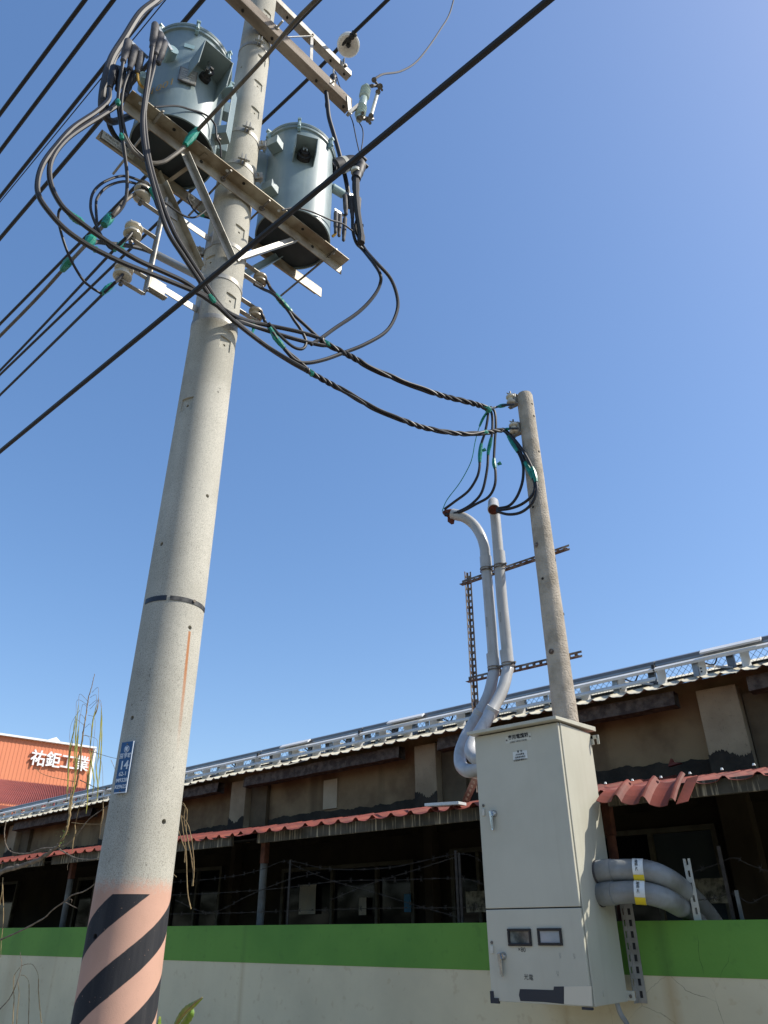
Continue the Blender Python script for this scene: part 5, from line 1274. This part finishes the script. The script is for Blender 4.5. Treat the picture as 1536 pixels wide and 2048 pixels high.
barbed([(340, 1828), (460, 1826), (575, 1822), (700, 1818), (800, 1816), (925, 1815), (980, 1812)], 'lowest barbed wire strand left of the cabinet')
barbed([(350, 1800), (420, 1825), (500, 1790), (575, 1760), (640, 1745)], 'sagging barbed wire strand behind the striped pole')
barbed([(575, 1725), (660, 1760), (740, 1782), (830, 1810), (920, 1835)], 'barbed wire strand sloping down across the wide porch window')
barbed([(660, 1800), (740, 1768), (830, 1740), (918, 1712)], 'barbed wire strand rising toward the cabinet')
barbed([(1370, 1752), (1395, 1741), (1430, 1730), (1466, 1716), (1500, 1730), (1536, 1742), (1570, 1750)], 'upper barbed wire strand right of the conduits')
barbed([(1390, 1801), (1425, 1797), (1466, 1788), (1500, 1806), (1536, 1790), (1570, 1800)], 'lower barbed wire strand right of the conduits')

# ================================================================== PLANTS
TY = 3.15
def twig(pts, r0, r1, key, parent, name='twig', Y=TY, k=6, n=6):
    q = spline([onY(x, y, Y) for x, y in pts], k); q = [p + Vc((random.uniform(-1, 1), random.uniform(-1, 1), random.uniform(-1, 1))) * r0 * .25 for p in q]
    rs = [r0 + (r1 - r0) * i / (len(q) - 1) for i in range(len(q))]; rs = [r_ * (1 + .18 * math.sin(i * 2.3)) for i, r_ in enumerate(rs)]
    return MB().tube(q, rs, n).build(name, key, parent, smooth=True)
tree = thing('podded_sapling', onY(-160, 1800, TY) * 1.0, 'bare sapling with hanging yellow pods left of the tall pole', 'tree')
twig([(-200, 1830), (-60, 1785), (0, 1746), (40, 1733), (75, 1720), (100, 1705), (118, 1690)], .024, .012, 'bark', tree, 'trunk', n=9)
twig([(116, 1692), (130, 1668), (138, 1640), (141, 1615), (145, 1590), (155, 1560), (160, 1525), (163, 1490), (167, 1460), (172, 1430), (176, 1400), (182, 1378), (186, 1362), (189, 1348)], .011, .0022, 'twig', tree, 'leader')
twig([(112, 1697), (98, 1696), (80, 1698), (60, 1706), (40, 1707), (22, 1703), (12, 1690), (9, 1670), (12, 1640)], .0065, .003, 'bark', tree, 'branch')
twig([(118, 1694), (135, 1688), (155, 1668), (175, 1642), (200, 1622), (222, 1608)], .006, .003, 'bark', tree, 'branch')
twig([(118, 1698), (135, 1708), (155, 1717), (180, 1719), (206, 1716)], .006, .0035, 'bark', tree, 'branch')
twig([(144, 1716), (136, 1728), (135, 1740)], .003, .0012, 'bark', tree, 'twig'); twig([(145, 1716), (155, 1722)], .003, .0012, 'bark', tree, 'twig')
twig([(160, 1560), (180, 1570), (200, 1578), (226, 1582)], .004, .002, 'bark', tree, 'branch')
twig([(155, 1564), (130, 1560), (100, 1553), (80, 1545), (71, 1534)], .003, .0015, 'twig', tree, 'twig')
twig([(175, 1500), (190, 1505), (212, 1512), (237, 1518)], .0028, .0015, 'bark', tree, 'twig')
twig([(143, 1645), (170, 1648), (205, 1649), (216, 1656)], .0025, .0012, 'twig', tree, 'twig')
random.seed(11)
pods = [(178, 1405, 160, 1388, 157, 1410, 150, 1500, .1), (176, 1410, 155, 1400, 152, 1430, 141, 1490, .1), (180, 1395, 192, 1390, 193, 1410, 183, 1470, 1), (184, 1385, 196, 1375, 197, 1395, 186, 1440, 0),
        (175, 1415, 165, 1410, 158, 1450, 152, 1520, 1), (173, 1425, 170, 1440, 166, 1480, 150, 1560, 1), (178, 1412, 195, 1400, 203, 1415, 198, 1500, 1), (180, 1418, 200, 1400, 204, 1430, 200, 1540, 1), (176, 1430, 190, 1440, 186, 1500, 178, 1560, 1),
        (172, 1440, 160, 1430, 157, 1470, 152, 1540, 1), (168, 1450, 150, 1440, 146, 1480, 136, 1560, 1), (170, 1455, 182, 1450, 180, 1500, 188, 1560, 1), (166, 1470, 180, 1480, 174, 1540, 175, 1600, 1), (164, 1490, 150, 1490, 150, 1540, 140, 1600, 0),
        (170, 1470, 194, 1480, 192, 1510, 196, 1575, 1), (160, 1420, 142, 1450, 138, 1500, 136, 1575, 0), (190, 1500, 204, 1530, 206, 1600, 202, 1650, 0), (170, 1590, 160, 1610, 150, 1650, 147, 1680, 0), (222, 1520, 230, 1540, 227, 1560, 228, 1575, 1)]
for i, (x0, y0, x1, y1, x2, y2, x3, y3, g_) in enumerate(pods):
    Yp = TY + random.uniform(-.05, .05)
    twig([(x0, y0), (x1, y1), (x2, y2)], .0016, .0011, 'twig', tree, 'stalk', Y=Yp)
    q = spline([onY(x2, y2, Yp), onY((x2 + x3) / 2 + random.uniform(-3, 3), (y2 + y3) / 2, Yp), onY(x3, y3, Yp), onY(x3 - 3, y3 + 28, Yp)], 8)
    m_ = len(q); rs = [.0010 + .0042 * math.sin(math.pi * min(1, (j + 1) / m_)) ** .6 * (1 + .2 * math.sin(j * 1.3)) for j in range(m_)]
    MB().tube(q, rs, 5).build('pod', 'frond' if g_ else 'twig', tree, smooth=True)
mb = MB()
for i in range(26):
    p = onY(random.uniform(112, 142), random.uniform(1660, 1692), TY - .02); a = Vc((random.uniform(-1, 1), random.uniform(-1, 1), random.uniform(-.3, 1))).normalized() * .012; b = a.cross(Vc((.3, 1, .2))).normalized() * .004
    mb.add([p, p + a / 2 + b, p + a, p + a / 2 - b], [(0, 1, 2, 3)])
tag(mb.build('sprouting_leaf', 'leaf', tree), kind='stuff')
# pods right of the pole
tw = thing('hanging_pods', onY(366, 1605, 3.0), 'dry brown pods hanging just right of the tall pole', 'plant')
for pts in ([(360, 1603), (370, 1612), (368, 1640), (376, 1680), (386, 1740), (386, 1772)], [(360, 1606), (374, 1620), (372, 1660), (380, 1700), (384, 1720)], [(362, 1630), (366, 1660), (372, 1700), (374, 1760), (376, 1790), (382, 1818)], [(357, 1660), (365, 1685), (370, 1700), (369, 1725)], [(364, 1632), (378, 1655), (386, 1700), (388, 1745), (384, 1772)]):
    twig(pts, .0022, .0034, 'twig', tw, 'pod', Y=3.0)
twig([(345, 1746), (353, 1754)], .002, .002, 'twig', tw, 'stalk', Y=3.0)
# thin climbing twig across the green band
tw2 = thing('thorny_shoot', onY(-60, 1900, TY), 'long thin bare shoot rising across the green band toward the pole', 'plant')
twig([(-60, 1905), (0, 1880), (40, 1862), (85, 1838), (105, 1820), (130, 1802), (145, 1790), (165, 1784), (185, 1772), (200, 1757)], .006, .003, 'bark', tw2, 'stem', Y=2.9)
twig([(130, 1804), (145, 1812), (154, 1816)], .003, .0015, 'bark', tw2, 'side_shoot', Y=2.9); twig([(138, 1798), (144, 1800), (142, 1806)], .0025, .0012, 'bark', tw2, 'side_shoot', Y=2.9)
twig([(6, 1755), (4, 1780), (0, 1810)], .003, .002, 'twig', tw2, 'pod', Y=2.9); twig([(5, 1770), (7, 1830), (3, 1880), (1, 1915)], .0035, .002, 'twig', tw2, 'pod', Y=2.9)
sh = thing('small_shoot', onY(0, 2030, 2.9), 'small bare shoot with four hanging pods in the lower left corner', 'plant')
twig([(-40, 2060), (0, 2018), (18, 1998), (32, 1970), (40, 1945), (43, 1930), (42, 1916), (40, 1904)], .004, .0015, 'bark', sh, 'stem', Y=2.9)
twig([(42, 1932), (55, 1928), (66, 1930), (75, 1945), (77, 1960)], .002, .0013, 'twig', sh, 'stalk', Y=2.9)
twig([(77, 1958), (77, 1985), (80, 2020), (83, 2046)], .003, .003, 'twig', sh, 'pod', Y=2.9)
twig([(42, 1950), (50, 1952), (57, 1962), (58, 1975)], .002, .0013, 'twig', sh, 'stalk', Y=2.9); twig([(58, 1968), (58, 2000), (57, 2055)], .0026, .0026, 'twig', sh, 'pod', Y=2.9)
twig([(40, 1935), (32, 1945), (28, 1955), (27, 1980), (28, 2000), (25, 2055)], .002, .003, 'twig', sh, 'pod', Y=2.9); twig([(36, 1965), (38, 1990), (34, 2030), (33, 2060)], .002, .0026, 'twig', sh, 'pod', Y=2.9)
# broad leaves at the bottom
lf = thing('broad_leaf_plant', onY(345, 2120, 2.6), 'green broad-leaved plant tip at the bottom edge right of the striped pole', 'plant')
def leaf(pts_mid, w, key='leaf', Y=2.6):
    q = spline([onY(x, y, Y + dy) for x, y, dy in pts_mid], 6); m_ = len(q); g = [[], [], []]
    for i, p in enumerate(q):
        d = (q[min(i + 1, m_ - 1)] - q[max(i - 1, 0)]).normalized(); s_ = d.cross(Vc((.5, -.7, .4))).normalized(); ww = w * math.sin(math.pi * (i + .3) / (m_ + .2)) ** .8 * (1 + .08 * math.sin(i * 3))
        g[0].append(p - s_ * ww + Vc((0, .006, 0))); g[1].append(p); g[2].append(p + s_ * ww + Vc((0, .006, 0)))
    MB().sheet(g, Vc((0, .0008, 0))).build('leaf', key, lf, smooth=True)
leaf([(340, 2075, 0), (352, 2045, 0), (368, 2022, .01), (385, 2010, .02), (404, 1995, .03)], .018)
leaf([(350, 2085, .05), (362, 2055, .05), (378, 2032, .06), (384, 2018, .07)], .020)
leaf([(318, 2070, 0), (316, 2050, 0), (318, 2033, 0)], .010)
MB().tube(spline([onY(345, 2130, 2.6), onY(342, 2085, 2.6), onY(348, 2055, 2.6), onY(380, 2015, 2.6), onY(404, 1995, 2.6)], 5), .0025, 5).build('stem', 'twig', lf)
